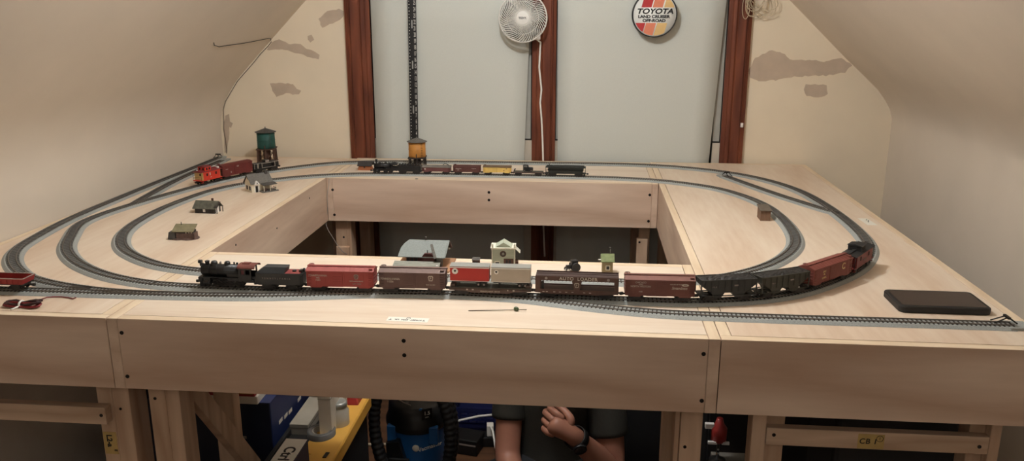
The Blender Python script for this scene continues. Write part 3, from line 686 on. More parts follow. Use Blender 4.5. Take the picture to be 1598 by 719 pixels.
    dr = (.0098 if front_big else .0105)*kz
    fs = (.315, .445, .575, .705) if front_big else (.50, .70)
    pf = ((.07,) if front_big else (.09, .22))
    for s in (-1, 1):
        for f in fs:
            b = B(m_trk); y = s*GAUGE/2; b.lathe([(dr, -.0015), (dr*1.06, -.0012), (dr*1.0, .0008), (dr*.8, .0012), (dr*.78, .0006), (.0028, .0008), (.0026, .0022)] if s > 0 else [(.0026, -.0022), (.0028, -.0008), (dr*.78, -.0006), (dr*.8, -.0012), (dr, -.0008), (dr*1.06, .0012), (dr, .0015)], 20, (X(f), y, dr), 'y')
            for a in range(10): b.tube([(X(f), y+s*.0008, dr), (X(f)+dr*.8*cos(a*pi/5), y+s*.0008, dr+dr*.8*sin(a*pi/5))], .0006, 4)
            b.build('driving_wheel', t)
        yy = s*(GAUGE/2+.0042)
        b = B(m_whl); b.box(X(fs[0])-.002, X(fs[-1])+.002, *sorted((yy, yy+s*.0011)), dr-.0042, dr-.0022); b.box(X(.23), X(fs[1]), *sorted((yy+s*.0014, yy+s*.0024)), dr-.0034, dr-.0020)
        b.tube([(X(.235), yy+s*.001, Z(.0185)), (X(.33), yy+s*.001, Z(.0185)), (X(.35), yy+s*.001, dr+.002)], .0007, 5); b.build('connecting_rod', t)
        for f in pf:
            b = B(m_trk); b.cyl((X(f), s*GAUGE/2-.0013, .0055*kz), (X(f), s*GAUGE/2+.0013, .0055*kz), .0055*kz, n=16); b.build('pilot_wheel', t)
    b = B(ng); b.tube([(X(.09), -R*1.12, zc+R*.25), (X(.72), -R*1.16, zc+R*.25)], .0006, 5); b.tube([(X(.09), R*1.12, zc+R*.25), (X(.72), R*1.16, zc+R*.25)], .0006, 5); b.build('handrail', t)
    return t, L
def tender(label, place, W, kz, big=True):
    loc, rz, L = place; h = L/2; t = thing('tender', label, 'model tender', loc, rz)
    z0, z1 = .0125*kz, .0385*kz
    B(m_loco).box(-h, h, -W/2, W/2, z0, z1).build('body', t, bevel=.0008)
    b = B(m_locog if big else m_loco)
    if big:
        b.hull([(-h, -W/2+.0006, z1), (h*.22, -W/2+.0006, z1), (h*.22, W/2-.0006, z1), (-h, W/2-.0006, z1)], [(-h*.66, -W/2+.007, z1+.0125*kz), (h*.30, -W/2+.007, z1+.0125*kz), (h*.30, W/2-.007, z1+.0125*kz), (-h*.66, W/2-.007, z1+.0125*kz)])
        b.build('coal_bunker', t, bevel=.0005)
        B(mat('deck_red', (140, 62, 58), .55)).box(h*.24, h*.86, -W/2+.002, W/2-.002, z1-.0002, z1+.0006).build('deck', t)
        b = B(m_loco); b.lathe([(.0046, z1), (.0046, z1+.003), (.0035, z1+.004), (.001, z1+.0044)], 14, (h*.55, 0, 0)); b.box(h*.78, h*.9, -.006, .006, z1, z1+.005); b.build('water_hatch', t)
        b = B(m_loco); b.cyl((h*.93, 0, z1+.005), (h*1.0, 0, z1+.005), .0036, n=14); b.box(h*.94, h*.97, -.001, .001, z1, z1+.003); b.build('headlight', t)
        text('lettering', 'PENNSYLVANIA', .0052, m_key, t, (-h*.12, -W/2-.0003, .027), space=1.9)
        ladder(t, h-.004, -W/2, z0, z1, .006)
        for s in (-1, 1): truck(t, s*(h-.026), .022, .0056)
    else:
        b.prism([(-W/2, z1), (W/2, z1), (W/2+.001, z1+.005*kz), (-W/2-.001, z1+.005*kz)], 'x', -h, h*.95); b.build('flare', t)
        P = [(-h*.9 + i*h*1.7/7, (j-2)*W*.19) for i in range(8) for j in range(5)]; b = B(m_coal)
        for x, y in P: b.ball((x, y, z1+.0045*kz + random.uniform(0, .002)), .0042*kz*random.uniform(.8, 1.2), 7, 5)
        b.build('coal', t)
        for s in (-1, 1): truck(t, s*(h*.6), .016, .0045, .011)
    B(m_trk).box(-h*.95, h*.95, -W*.3, W*.3, z0-.003, z0).build('underframe', t)
    for s in (-1, 1): coupler(t, s*h, s)
    return t
steam_loco('large black steam locomotive with a red-brown cab roof leading the long freight', on_track('main', (307, 449), (400, 450)), .034, 1.0)
tender('black tender with a red rear deck behind the large locomotive', on_track('main', (402.5, 450), (475, 453)), .036, 1.0)

# flat car with two trailers
loc, rz, L = on_track('main', (702, 458), (829, 462)); h = L/2; W = .040
m_flat = mat('flatcar_brown', (92, 74, 66), .65, var=.12); m_deck = mat('flatcar_deck', (78, 76, 66), .75, var=.15, scale=60, stretch=(8, .3, 1))
t = thing('flat_car', 'long brown flat car under the red and silver trailers', 'model flat car', loc, rz)
b = B(m_flat)
for s in (-1, 1):
    P = [(-h, .0165), (h, .0165), (h, .0115), (h*.62, .0100), (h*.42, .0062), (-h*.42, .0062), (-h*.62, .0100), (-h, .0115)]
    b.prism(P, 'y', *sorted((s*W/2, s*(W/2-.0014))))
    for i in range(13): x = -h*.92 + h*1.84*i/12; b.box(x-.0012, x+.0012, *sorted((s*W/2, s*(W/2+.0012))), .0125, .0158)
b.box(-h, h, -W/2, W/2, .0135, .0162); b.box(-h+.01, h-.01, -.006, .006, .007, .0135); b.build('frame', t)
B(m_deck).box(-h+.001, h-.001, -W/2+.0008, W/2-.0008, .0162, .0172).build('deck', t)
b = B(m_let)
for x, w in ((-h*.56, .004), (-h*.42, .004), (h*.45, .004), (h*.58, .005)): b.box(x-w/2, x+w/2, -W/2-.0003, -W/2, .0122, .0148)
b.build('marking', t); text('lettering', 'PENNSYLVANIA  480128', .0042, m_let, t, (.0, -W/2-.0002, .0098), sx=.95)
for s in (-1, 1): truck(t, s*(h-.026), .0215); coupler(t, s*h, s)
for s in (-1, 1): B(m_flat).box(*sorted((s*(h-.002), s*(h-.012))), -W*.38, W*.38, .0172, .0235).build('bulkhead', t, bevel=.0008)
Mx = Matrix.Translation(Vector(loc)) @ Matrix.Rotation(rz, 4, 'Z')
def trailer(label, x0, x1, mb, W, emb):
    cx = (x0+x1)/2; l = (x1-x0)/2; p = Mx @ Vector((cx, 0, .0172))
    t = thing('semi_trailer', label, 'model trailer', p, rz, 'trailers on the flat car'); zb = .0125; zt = .045
    B(mb).box(-l, l, -W/2, W/2, zb, zt).build('body', t, bevel=.0006)
    b = B(m_silver); b.prism([(-W/2-.0004, zt-.0005), (W/2+.0004, zt-.0005), (W/2+.0004, zt+.0008), (W*.3, zt+.0014), (-W*.3, zt+.0014), (-W/2-.0004, zt+.0008)], 'x', -l-.0004, l+.0004); b.build('roof', t)
    b = B(m_white); b.box(-l-.0003, l+.0003, -W/2-.0003, W/2+.0003, zt-.0032, zt-.0012).box(-l, l, -W/2-.0003, W/2+.0003, zb, zb+.0008); b.build('trim_band', t)
    b = B(m_trk); b.box(-l*.9, l*.9, -.009, .009, zb-.0035, zb); b.box(l*.3, l*.9, -W*.36, W*.36, zb-.004, zb-.002); b.build('chassis', t)
    for x in (l*.45, l*.74):
        b = B(m_trk)
        for s in (-1, 1): b.cyl((x, s*(W/2-.008), .0052), (x, s*(W/2-.001), .0052), .0052, n=16)
        b.cyl((x, -W/2+.004, .0052), (x, W/2-.004, .0052), .0012, n=6)
        b.use(m_key)
        for s in (-1, 1): b.cyl((x, s*(W/2-.001), .0052), (x, s*(W/2-.0004), .0052), .0021, n=10)
        b.build('wheels', t)
    b = B(m_trk)
    for s in (-1, 1): b.box(-l*.62, -l*.59, *sorted((s*.012, s*.0105)), 0, zb); b.box(-l*.64, -l*.57, *sorted((s*.0135, s*.009)), 0, .0012)
    b.build('landing_gear', t)
    b = B(m_white); x = -l*.74 if emb == 1 else -l*.73; r = .0066 if emb == 1 else .0046; z = zt-.0105
    b.prism([(x+r*cos(a*pi/12), z+r*sin(a*pi/12)) for a in range(24)], 'y', -W/2-.0004, -W/2+.0002)
    b.use(m_ink).prism([(x+.0022*u, z+.0004+.0026*v) for u, v in ((-1, .9), (1, .9), (1, -.1), (0, -1), (-1, -.1))], 'y', -W/2-.0007, -W/2)
    b.build('emblem', t)
m_silver = mat('trailer_silver', (170, 172, 168), .35, metal=.5, var=.06)
m_trred = mat('trailer_red', (184, 44, 36), .45, var=.05); m_trgry = mat('trailer_grey', (184, 172, 156), .4, metal=.25, var=.05)
trailer('red trailer with a round white emblem riding on the flat car', -h*.985, -h*.03, m_trred, .027, 1)
trailer('silver-grey trailer riding on the flat car', h*.02, h*.975, m_trgry, .027, 2)

# auto rack
loc, rz, L = on_track('main', (836, 461), (964.5, 465)); h = L/2; W = .040
m_rack = mat('rack_brown', (84, 58, 48), .6, var=.1)
t = thing('auto_rack_car', 'brown open-sided auto loader railcar with two long openings', 'model auto rack', loc, rz)
for s in (-1, 1):
    y0, y1 = sorted((s*W/2, s*(W/2-.0014)))
    b = B(m_rack); b.box(-h, h, y0, y1, .0390, .0485); b.prism([(-h, .0195), (h, .0195), (h, .012), (h*.6, .0095), (-h*.6, .0095), (-h, .012)], 'y', y0, y1)
    b.box(-h, -h+.0105, y0, y1, .0195, .0390); b.box(h-.0085, h, y0, y1, .0195, .0390)
    b.prism([(-.0105, .0390), (.0105, .0390), (.0062, .0195), (-.0062, .0195)], 'y', y0, y1)
    for i in range(9): x = -h+.004+(L-.008)*i/8; b.box(x-.0008, x+.0008, *sorted((s*W/2, s*(W/2+.0008))), .0465, .0485)
    b.build('side_panel', t)
B(m_rack).box(-h, h, -W/2+.0014, W/2-.0014, .0140, .0170).box(-h+.01, h-.01, -.006, .006, .008, .014).build('lower_deck', t)
b = B(mat('rack_deck', (60, 40, 34), .7)); b.box(-h, h, -W/2+.0014, W/2-.0014, .0450, .0462)
for y in (-.009, .009): b.box(-h, h, y-.003, y+.003, .0462, .0470)
b.build('upper_deck', t)
B(m_trk).box(-h+.013, -h+.018, -W/2+.004, -W/2+.008, .0170, .0320).cyl((-h+.0155, -W/2+.003, .033), (-h+.0155, -W/2+.009, .033), .0028).build('post', t)
text('lettering', 'AUTO  LOADER', .0098, m_let, t, (.003, -W/2-.0003, .0438), sx=1.05, bold=.0001, space=1.12)
for x in (-h*.74, h*.75):
    b = B(m_key); b.prism([(x+.0030*cos(a*pi/9), .0440+.0030*sin(a*pi/9)) for a in range(18)], 'y', -W/2-.0005, -W/2+.0002); b.build('emblem', t)
keystone(t, 0, .030, W+.0003, 1.0, m_let, m_rack)
b = B(m_let)
for x in (-h*.8, -h*.72, -h*.54, -h*.4, -h*.25, -h*.1, h*.18, h*.32): b.box(x-.0022, x+.0022, -W/2-.0003, -W/2, .0135, .0146)
b.build('marking', t)
for s in (-1, 1): truck(t, s*(h-.026), .0215); coupler(t, s*h, s)

def hopper(label, place, mb):
    loc, rz, L = place; h = L/2-.002; W = .039; t = thing('hopper_car', label, 'model hopper car', loc, rz, 'black coal hoppers of the front freight')
    b = B(mb); P = [(-.97, .0465), (.97, .0465), (.97, .0350), (.62, .0200), (.50, .0080), (.26, .0080), (.14, .0190), (-.14, .0190), (-.26, .0080), (-.50, .0080), (-.62, .0200), (-.97, .0350)]
    b.prism([(x*h, z) for x, z in P], 'y', -W/2+.0018, W/2-.0018)
    b.build('body', t)
    b = B(mb)
    for s in (-1, 1): b.box(-h, h, *sorted((s*W/2, s*(W/2-.0022))), .0455, .0482); b.box(-h, h, *sorted((s*W/2, s*(W/2-.0014))), .0120, .0140)
    for s in (-1, 1): b.box(*sorted((s*h, s*(h-.0022))), -W/2, W/2, .0455, .0482)
    for i in range(8):
        x = -h*.84 + h*1.68*i/7; zb = .0215 if abs(x) < h*.66 else .03
        for s in (-1, 1): b.box(x-.0009, x+.0009, *sorted((s*W/2, s*(W/2-.0025))), zb, .0460)
    b.build('side_ribs', t)
    for sx in (-1, 1):
        b = B(mb)
        for sy in (-1, 1): b.box(*sorted((sx*h, sx*(h-.0022))), *sorted((sy*W/2, sy*(W/2-.0022))), .0120, .0460)
        for z in (.019, .025): b.box(*sorted((sx*h, sx*h*.72)), -W/2, -W/2+.0008, z, z+.0009)
        b.box(*sorted((sx*h, sx*(h-.016))), -W/2, W/2, .0120, .0138)
        b.build('end_frame', t)
    b = B(m_coal); n = 22; rows = []
    for i in range(n+1):
        x = -h*.95 + h*1.9*i/n; rows.append([(x, -W/2+.002 + (W-.004)*j/8, .0468 + .0036*sin(pi*i/n)**.5*sin(pi*j/8)**.6 + (random.uniform(-.0011, .0011) if 0 < j < 8 and 0 < i < n else 0)) for j in range(9)])
    b.grid(rows, smooth=False); b.build('coal_load', t)
    text('lettering', 'P R R', .0048, m_key, t, (-h*.5, -W/2+.0016, .032), sx=.9)
    b = B(m_key); b.box(h*.2, h*.38, -W/2+.0014, -W/2+.0018, .0330, .0362); b.build('marking', t)
    for s in (-1, 1): truck(t, s*(h-.0225), .0205); coupler(t, s*h, s)
    brake_wheel(t, -h, -1, .040); return t
m_hop = mat('hopper_black', (50, 50, 48), .6, var=.14); m_hop2 = mat('hopper_olive_black', (54, 53, 45), .6, var=.16)
hopper('black coal hopper coupled behind the russet boxcar', on_track('main', (1087.5, 469), (1177, 464.5)), m_hop)
hopper('weathered olive-black coal hopper ahead of the brick-red boxcar', on_track('main', (1178, 464.5), (1260, 454)), m_hop2)

def caboose(label, place, mb, mr, me, W=.038, cup=0.0, kz=1.0, cat='model caboose', mcup=None, mroofcup=None):
    loc, rz, L = place; h = L/2; t = thing('caboose', label, cat, loc, rz); Z = lambda z: z*kz; hb = h*.80; mcup = mcup or mb
    b = B(mb); b.box(-hb, hb, -W/2, W/2, Z(.0125), Z(.043))
    b.build('body', t, bevel=.0004)
    for s in (-1, 1): b = B(me); b.box(*sorted((s*hb, s*(hb+.0007))), -W/2, W/2, Z(.0125), Z(.0430)); b.use(m_slit).box(*sorted((s*hb, s*(hb+.0011))), -.009, -.003, Z(.030), Z(.038)); b.build('end_wall', t)
    b = B(mr); b.prism([(-W/2-.0016, Z(.0430)), (W/2+.0016, Z(.0430)), (W/2+.0016, Z(.0440)), (0, Z(.0485)), (-W/2-.0016, Z(.0440))], 'x', -h*1.0, h*1.0); b.box(-h, h, -.004, .004, Z(.0490), Z(.050)); b.build('roof', t)
    c = cup*h; b = B(mcup); b.box(c-.014, c+.014, -W*.42, W*.42, Z(.0440), Z(.0590)); b.build('cupola', t, bevel=.0004)
    b = B(mroofcup or mr); b.prism([(-W*.46, Z(.0590)), (W*.46, Z(.0590)), (W*.46, Z(.0598)), (0, Z(.0630)), (-W*.46, Z(.0598))], 'x', c-.0165, c+.0165); b.build('cupola_roof', t)
    b = B(m_slit)
    for s in (-1, 1):
        for x in (c-.006, c+.006): b.box(x-.0032, x+.0032, *sorted((s*W*.42, s*(W*.42+.0005))), Z(.0485), Z(.0565))
        for y in (-.008, .008): b.box(*sorted((c+s*.014, c+s*.0146)), y-.003, y+.003, Z(.0485), Z(.0565))
    b.build('cupola_window', t)
    for x in (-hb*.55, hb*.5):
        for s in (-1, 1): b = B(m_slit); b.box(x-.0034, x+.0034, *sorted((s*W/2, s*(W/2+.0006))), Z(.0285), Z(.0375)); b.build('window', t)
    for s in (-1, 1):
        b = B(mb); b.box(*sorted((s*hb, s*h)), -W/2, W/2, Z(.0130), Z(.0150)); b.build('platform', t)
        b = B(m_trk); x = s*(h-.001)
        b.tube([(x, -W/2+.001, Z(.015)), (x, -W/2+.001, Z(.0430))], .0006, 5).tube([(x, W/2-.001, Z(.015)), (x, W/2-.001, Z(.0430))], .0006, 5).tube([(x, -W/2+.001, Z(.0255)), (x, W/2-.001, Z(.0255))], .0006, 5).tube([(x, -W/2+.001, Z(.0205)), (x, W/2-.001, Z(.0205))], .0005, 5)
        b.build('end_railing', t)
        b = B(mb)
        for sy in (-1, 1): b.box(*sorted((s*hb, s*(h-.002))), *sorted((sy*W/2, sy*(W/2-.006))), Z(.0070), Z(.0080))
        b.build('steps', t)
    b = B(m_trk); b.cyl((hb*.5, .008, Z(.045)), (hb*.5, .008, Z(.0585)), .0014, n=10); b.build('stove_pipe', t)
    B(m_trk).box(-hb, hb, -.008, .008, Z(.009), Z(.0125)).build('underframe', t)
    for s in (-1, 1): truck(t, s*(h*.62), .0175); coupler(t, s*h, s)
    return t, L
m_cab = mat('caboose_dark_red', (112, 40, 38), .55); m_cabr = mat('caboose_black_roof', (34, 34, 35), .6)
t, L = caboose('dark red caboose with black roof and cupola ending the long freight', on_track('main', (1328.5, 430), (1353, 408)), m_cab, m_cabr, m_cab, .038, -.1, mcup=m_cabr)
text('lettering', 'READING', .0052, m_key, t, (.0, -.0193, .026))

# ---- red open car on the front-left track
loc, rz, L = on_track('front', (-63, 456), (37, 456)); h = L/2; W = .040
m_gon = mat('gondola_red', (150, 42, 40), .5); m_gonI = mat('gondola_inside', (118, 30, 30), .55); m_gonE = mat('gondola_rim', (168, 150, 140), .5)
t = thing('gondola_car', 'red open gondola car on the front track at the left edge', 'model gondola', loc, rz)
b = B(m_gon)
b.hull([(-h, -W/2, .0150), (h-.006, -W/2, .0150), (h-.006, -W/2+.0014, .0150), (-h, -W/2+.0014, .0150)], [(-h, -W/2-.001, .0275), (h-.006, -W/2-.001, .0275), (h-.006, -W/2+.0004, .0275), (-h, -W/2+.0004, .0275)])
b.hull([(-h, W/2, .0150), (h-.006, W/2, .0150), (h-.006, W/2-.0014, .0150), (-h, W/2-.0014, .0150)], [(-h, W/2+.001, .0275), (h-.006, W/2+.001, .0275), (h-.006, W/2-.0004, .0275), (-h, W/2-.0004, .0275)])
for s in (-1, 1): b.hull([(s*(h-.006), -W/2, .015), (s*(h-.006), W/2, .015), (s*(h-.0074), W/2, .015), (s*(h-.0074), -W/2, .015)], [(s*(h-.002), -W/2-.001, .0275), (s*(h-.002), W/2+.001, .0275), (s*(h-.0034), W/2+.001, .0275), (s*(h-.0034), -W/2-.001, .0275)])
for i in range(10):
    x = -h+.006+(L-.02)*i/9
    for s in (-1, 1): b.box(x-.0009, x+.0009, *sorted((s*W/2, s*(W/2+.0014))), .0155, .0270)
b.build('sides', t)
B(m_gonI).box(-h+.004, h-.006, -W/2+.001, W/2-.001, .0148, .0162).build('floor_plate', t)
b = B(m_gonE)
for s in (-1, 1): b.box(-h, h-.002, *sorted((s*(W/2-.0006), s*(W/2+.0018))), .0273, .0283)
b.box(h-.0036, h-.0012, -W/2-.001, W/2+.001, .0273, .0283); b.build('rim', t)
B(m_trk).box(-h+.004, h-.004, -W/2+.002, W/2-.002, .0125, .0148).box(-h+.01, h-.01, -.006, .006, .008, .0125).build('underframe', t)
for s in (-1, 1): truck(t, s*(h-.026), .0215); coupler(t, s*h, s)
for s in (-1, 1): ladder(t, s*(h-.004), -W/2, .006, .0145, .006, 2)

# ---- train at the far left
m_corg = mat('caboose_orange_red', (205, 56, 38), .5); m_cyel = mat('caboose_end_yellow', (214, 184, 120), .55); m_croof = mat('caboose_roof_red', (128, 44, 46), .55)
t, L = caboose('orange-red caboose with a yellow end wall on the left curve', on_track('main', (295, 287), (335, 279.5)), m_corg, m_croof, m_cyel, .040, -.25)
b = B(m_white); b.cyl((-L*.47, 0, .049), (-L*.47, 0, .053), .0022, n=8); b.box(L*.38, L*.44, -.012, .012, .0452, .052); b.build('marker_lamp', t)
B(m_let).box(-.011, -.006, -.0206, -.0200, .029, .038).build('marking', t); B(m_let).box(-.0085, -.001, -.0206, -.02, .0215, .0228).build('marking', t)
m_bdk = mat('boxcar_maroon', (104, 40, 36), .6)
t, L, W = boxcar('plain dark maroon boxcar between the orange-red caboose and the black railcar', on_track('main', (336, 279.5), (389, 269.5)), .040, .0115, .0480, .0525, m_bdk, door=(-.014, .014), walk=False, ribs=9)
b = B(m_key); b.box(-L*.40, -L*.32, -W/2-.0005, -W/2, .0345, .0365); b.box(-.005, .004, -W/2-.0017, -W/2, .0385, .043); b.box(-L*.24, -L*.21, -W/2-.0005, -W/2, .0195, .026); b.build('marking', t)
loc, rz, L = on_track('main', (390, 269), (430, 262)); h = L/2; W = .038
t = thing('diesel_switcher', 'small black railcar with pale end railings in front of the green water tower', 'model locomotive', loc, rz)
B(m_loco).box(-h, h, -W/2, W/2, .0115, .0150).box(-h*.9, h*.9, -.010, .010, .006, .0115).build('frame', t)
B(m_loco).box(-h*.42, h*.42, -W*.3, W*.3, .0150, .0330).build('hood', t, bevel=.001)
b = B(m_loco); b.box(-h*.92, -h*.5, -W*.44, W*.44, .0150, .0330).box(h*.55, h*.92, -W*.44, W*.44, .0150, .0330); b.build('end_box', t, bevel=.0006)
b = B(m_let)
for x0, x1 in ((-h*.95, -h*.72), (-h*.66, -h*.38), (h*.6, h*.93)):
    b.tube([(x0, -W/2, .0150), (x0, -W/2, .0335), (x1, -W/2, .0335), (x1, -W/2, .0150)], .0009, 5)
b.tube([(-h*.4, -W/2, .0325), (h*.6, -W/2, .0325)], .0007, 5).tube([(-h*.4, -W/2, .0160), (h*.6, -W/2, .0160)], .0005, 5); b.build('handrail', t)
b = B(m_key); b.box(-h*.02, h*.26, -W*.31, -W*.29, .0340, .0415); b.use(m_loco).box(-h*.02, h*.26, -W*.29, W*.3, .0330, .0420); b.build('cab_window', t)
for s in (-1, 1): truck(t, s*h*.58, .019); coupler(t, s*h, s)

# ---- small old-time train on the back of the inner loop
m_mar = mat('old_car_maroon', (104, 62, 60), .65); m_marr = mat('old_car_grey_roof', (118, 112, 104), .7)
m_chb = mat('old_car_chocolate', (92, 54, 48), .65); m_yel = mat('reefer_yellow', (222, 188, 104), .6); m_yelr = mat('reefer_roof', (112, 90, 66), .7)
steam_loco('small old-time black steam locomotive with a tall funnel on the back straight', on_track('inner', (581, 271.5), (620, 272)), .026, .72, False)
tender('small black coal tender behind the old-time locomotive', on_track('inner', (620, 272), (655, 272.5)), .028, .72, False)
t, L, W = boxcar('small maroon boxcar with a grey roof behind the old-time tender', on_track('inner', (656.5, 272.5), (703, 273)), .030, .0095, .0250, .0300, m_mar, m_marr, door=(-.012, .004), k=.75, group='old boxcars on the back straight')
b = B(m_let); b.prism([(-L*.40+.0027*cos(a*pi/8), .019+.0032*sin(a*pi/8)) for a in range(16)], 'y', -W/2-.0005, -W/2); b.build('emblem', t)
b = B(m_wire); b.tube([(L*.22, 0, .0312), (L*.29, .002, .038), (L*.42, .004, .0315)], .0012, 6); tag(b.build('wire_piece', None, Vector((t.location.x, t.location.y, t.location.z))), 'bent scrap of black wire lying on the grey-roofed boxcar', 'wire')
t, L, W = boxcar('small chocolate-brown boxcar next to the yellow refrigerator car', on_track('inner', (705, 273), (750, 273.5)), .030, .0095, .0285, .0318, m_chb, door=(-.008, .008), k=.75, group='old boxcars on the back straight')
for s, z, x in (('CENTRAL', .0215, -L*.30), ('128', .0165, -L*.32), ('Virginian', .0228, L*.26)): text('lettering', s, .0050, m_let, t, (x, -W/2-.0003, z), shear=.2 if x > 0 else 0)
t, L, W = boxcar('small yellow refrigerator car on the back straight', on_track('inner', (752, 273.5), (798, 274.5)), .030, .0095, .0285, .0318, m_yel, m_yelr, door=(-.006, .008), k=.75, group='old boxcars on the back straight')
b = B(m_oxide)
for x, z in ((L*.25, .0165), (L*.34, .0235)): b.prism([(x+.0022*cos(a*pi/7), z+.0018*sin(a*pi/7)) for a in range(14)], 'y', -W/2-.0005, -W/2)
b.box(-.0015, -.0009, -W/2-.0019, -W/2, .0105, .0275); b.build('emblem', t)
loc, rz, L = on_track('inner', (799, 274.5), (848.5, 275.3)); h = L/2-.003; W = .030
t = thing('flat_car', 'small old flat car carrying a black truck on the back straight', 'model flat car', loc, rz)
b = B(m_flat); b.box(-h, h, -W/2, W/2, .0095, .0125); b.box(-h, h, -.005, .005, .006, .0095)
for i in range(8): x = -h*.85+h*1.7*i/7; b.box(x-.001, x+.001, -W/2-.0009, W/2+.0009, .0098, .0122)
b.build('frame', t); B(m_deck).box(-h+.001, h-.001, -W/2+.001, W/2-.001, .0125, .0131).build('deck', t)
b = B(m_trk); b.hull([(-h, -.004, .0125), (-h+.004, -.004, .0125), (-h+.004, .004, .0125), (-h, .004, .0125)], [(-h+.004, -.003, .0225), (-h+.009, -.003, .0225), (-h+.009, .003, .0225), (-h+.004, .003, .0225)]); b.build('brake_stand', t)
for s in (-1, 1): truck(t, s*h*.66, .016, .0043, .0105); coupler(t, s*h, s, .0075)
Mx = Matrix.Translation(Vector(loc)) @ Matrix.Rotation(rz, 4, 'Z')
def old_truck(label, loc, rz, k, cat='model truck', m=None):
    m = m or m_loco; t = thing('vintage_truck', label, cat, loc, rz)
    b = B(m); b.prism([(.004*k, .006*k), (.0225*k, .006*k), (.0225*k, .0125*k), (.0205*k, .0155*k), (.004*k, .0165*k)], 'y', -.0065*k, .0065*k); b.build('hood', t, bevel=.0012*k)
    b = B(m); b.prism([(-.0165*k, .006*k), (.005*k, .006*k), (.005*k, .016*k), (.002*k, .0255*k), (-.0150*k, .0265*k), (-.0165*k, .024*k)], 'y', -.0085*k, .0085*k); b.build('cab', t, bevel=.001*k)
    b = B(mat('old_window', (120, 116, 108), .3))
    for s in (-1, 1): b.box(-.0130*k, .0005*k, *sorted((s*.0085*k, s*.0088*k)), .0175*k, .0238*k)
    b.build('window', t)
    b = B(m)
    for x in (-.0105*k, .0155*k):
        for s in (-1, 1): b.prism([(x+.0068*k*cos(a*pi/8), .0042*k+.0068*k*sin(a*pi/8)) for a in range(9)] + [(x+.0055*k*cos(a*pi/8), .0042*k+.0055*k*sin(a*pi/8)) for a in range(8, -1, -1)], 'y', *sorted((s*.0105*k, s*.0060*k)))
    b.box(-.0105*k, .0155*k, -.0095*k, .0095*k, .0042*k, .0062*k); b.build('fender', t)
    for x in (-.0105*k, .0155*k):
        for s in (-1, 1): b = B(m_trk); b.cyl((x, s*.0066*k, .0046*k), (x, s*.0098*k, .0046*k), .0046*k, n=16); b.use(m_key).cyl((x, s*.0098*k, .0046*k), (x, s*.0101*k, .0046*k), .0018*k, n=10); b.build('wheel', t)
    return t
old_truck('tiny black vintage car parked on the small flat car', Mx @ Vector((-.004, 0, .0131)), rz, .95)
loc, rz, L = on_track('inner', (850, 275), (914.5, 275)); h = L/2-.002; W = .032
m_coach = mat('coach_black_green', (34, 36, 32), .55)
t = thing('passenger_coach', 'dark old-time passenger coach at the end of the back train', 'model coach', loc, rz)
b = B(m_coach); hb = h*.86
for s in (-1, 1):
    y0, y1 = sorted((s*W/2, s*(W/2-.0012))); b.box(-hb, hb, y0, y1, .0095, .0205); b.box(-hb, hb, y0, y1, .0262, .0310)
    for i in range(15): x = -hb + hb*2*i/14; b.box(x-.0024, x+.0024, y0, y1, .0205, .0262)
for s in (-1, 1): b.box(*sorted((s*hb, s*(hb-.001))), -W/2, W/2, .0095, .0310)
b.box(-hb, hb, -W/2, W/2, .0090, .0105); b.build('body', t)
b = B(m_coach); b.prism([(-W/2-.0012, .0310), (W/2+.0012, .0310), (W/2+.0012, .0322), (W*.25, .0345), (-W*.25, .0345), (-W/2-.0012, .0322)], 'x', -h, h); b.prism([(-W*.24, .0340), (W*.24, .0340), (W*.22, .0375), (0, .0388), (-W*.22, .0375)], 'x', -h*.93, h*.93); b.cyl((-h*.82, 0, .038), (-h*.82, 0, .0435), .0012, n=8); b.build('roof', t)
for s in (-1, 1): b = B(m_coach); b.box(*sorted((s*hb, s*h)), -W*.46, W*.46, .0088, .0100); b.box(*sorted((s*(hb+.002), s*(h-.001))), -W*.46, W*.46, .0040, .0052); b.tube([(s*(h-.001), -W*.44, .010), (s*(h-.001), -W*.44, .0195), (s*(h-.001), W*.44, .0195), (s*(h-.001), W*.44, .010)], .0006, 5); b.tube([(s*(h-.001), -W*.44, .0195), (s*(h-.001), -W*.44, .0312)], .0006, 5); b.build('platform', t)
for s in (-1, 1): truck(t, s*h*.66, .020, .0045, .011); coupler(t, s*h, s, .0075)
# ================================================================== model buildings
m_shing = mat('grey_shingle', (104, 100, 94), .85, var=.18, scale=220)
m_dkroof = mat('dark_roofing', (78, 74, 70), .85, var=.18, scale=160)
m_bldw = mat('cream_siding', (224, 213, 190), .75, var=.06, scale=60)
m_dkwood = mat('dark_timber', (52, 44, 40), .75, var=.2, scale=90)
m_brtim = mat('brown_timber', (84, 58, 46), .75, var=.2, scale=90)
m_hole = mat('window_dark', (26, 23, 22), .4)
def gable(b, x0, x1, y0, y1, ze, zr, t=.0016, oh=.004, ax='x'):
    """two sloping slabs with the ridge along x"""
    ym = (y0+y1)/2; s = (zr-ze)/(ym-y0)
    for sg in (-1, 1):
        ye = ym + sg*((y1-y0)/2+oh); z = ze - s*oh
        b.hull([(x0-oh, ym, zr), (x1+oh, ym, zr), (x1+oh, ye, z), (x0-oh, ye, z)], [(x0-oh, ym, zr+t), (x1+oh, ym, zr+t), (x1+oh, ye, z+t), (x0-oh, ye, z+t)])
def walls(b, x0, x1, y0, y1, ze, zr): b.prism([(y0, 0), (y1, 0), (y1, ze), ((y0+y1)/2, zr), (y0, ze)], 'x', x0, x1)

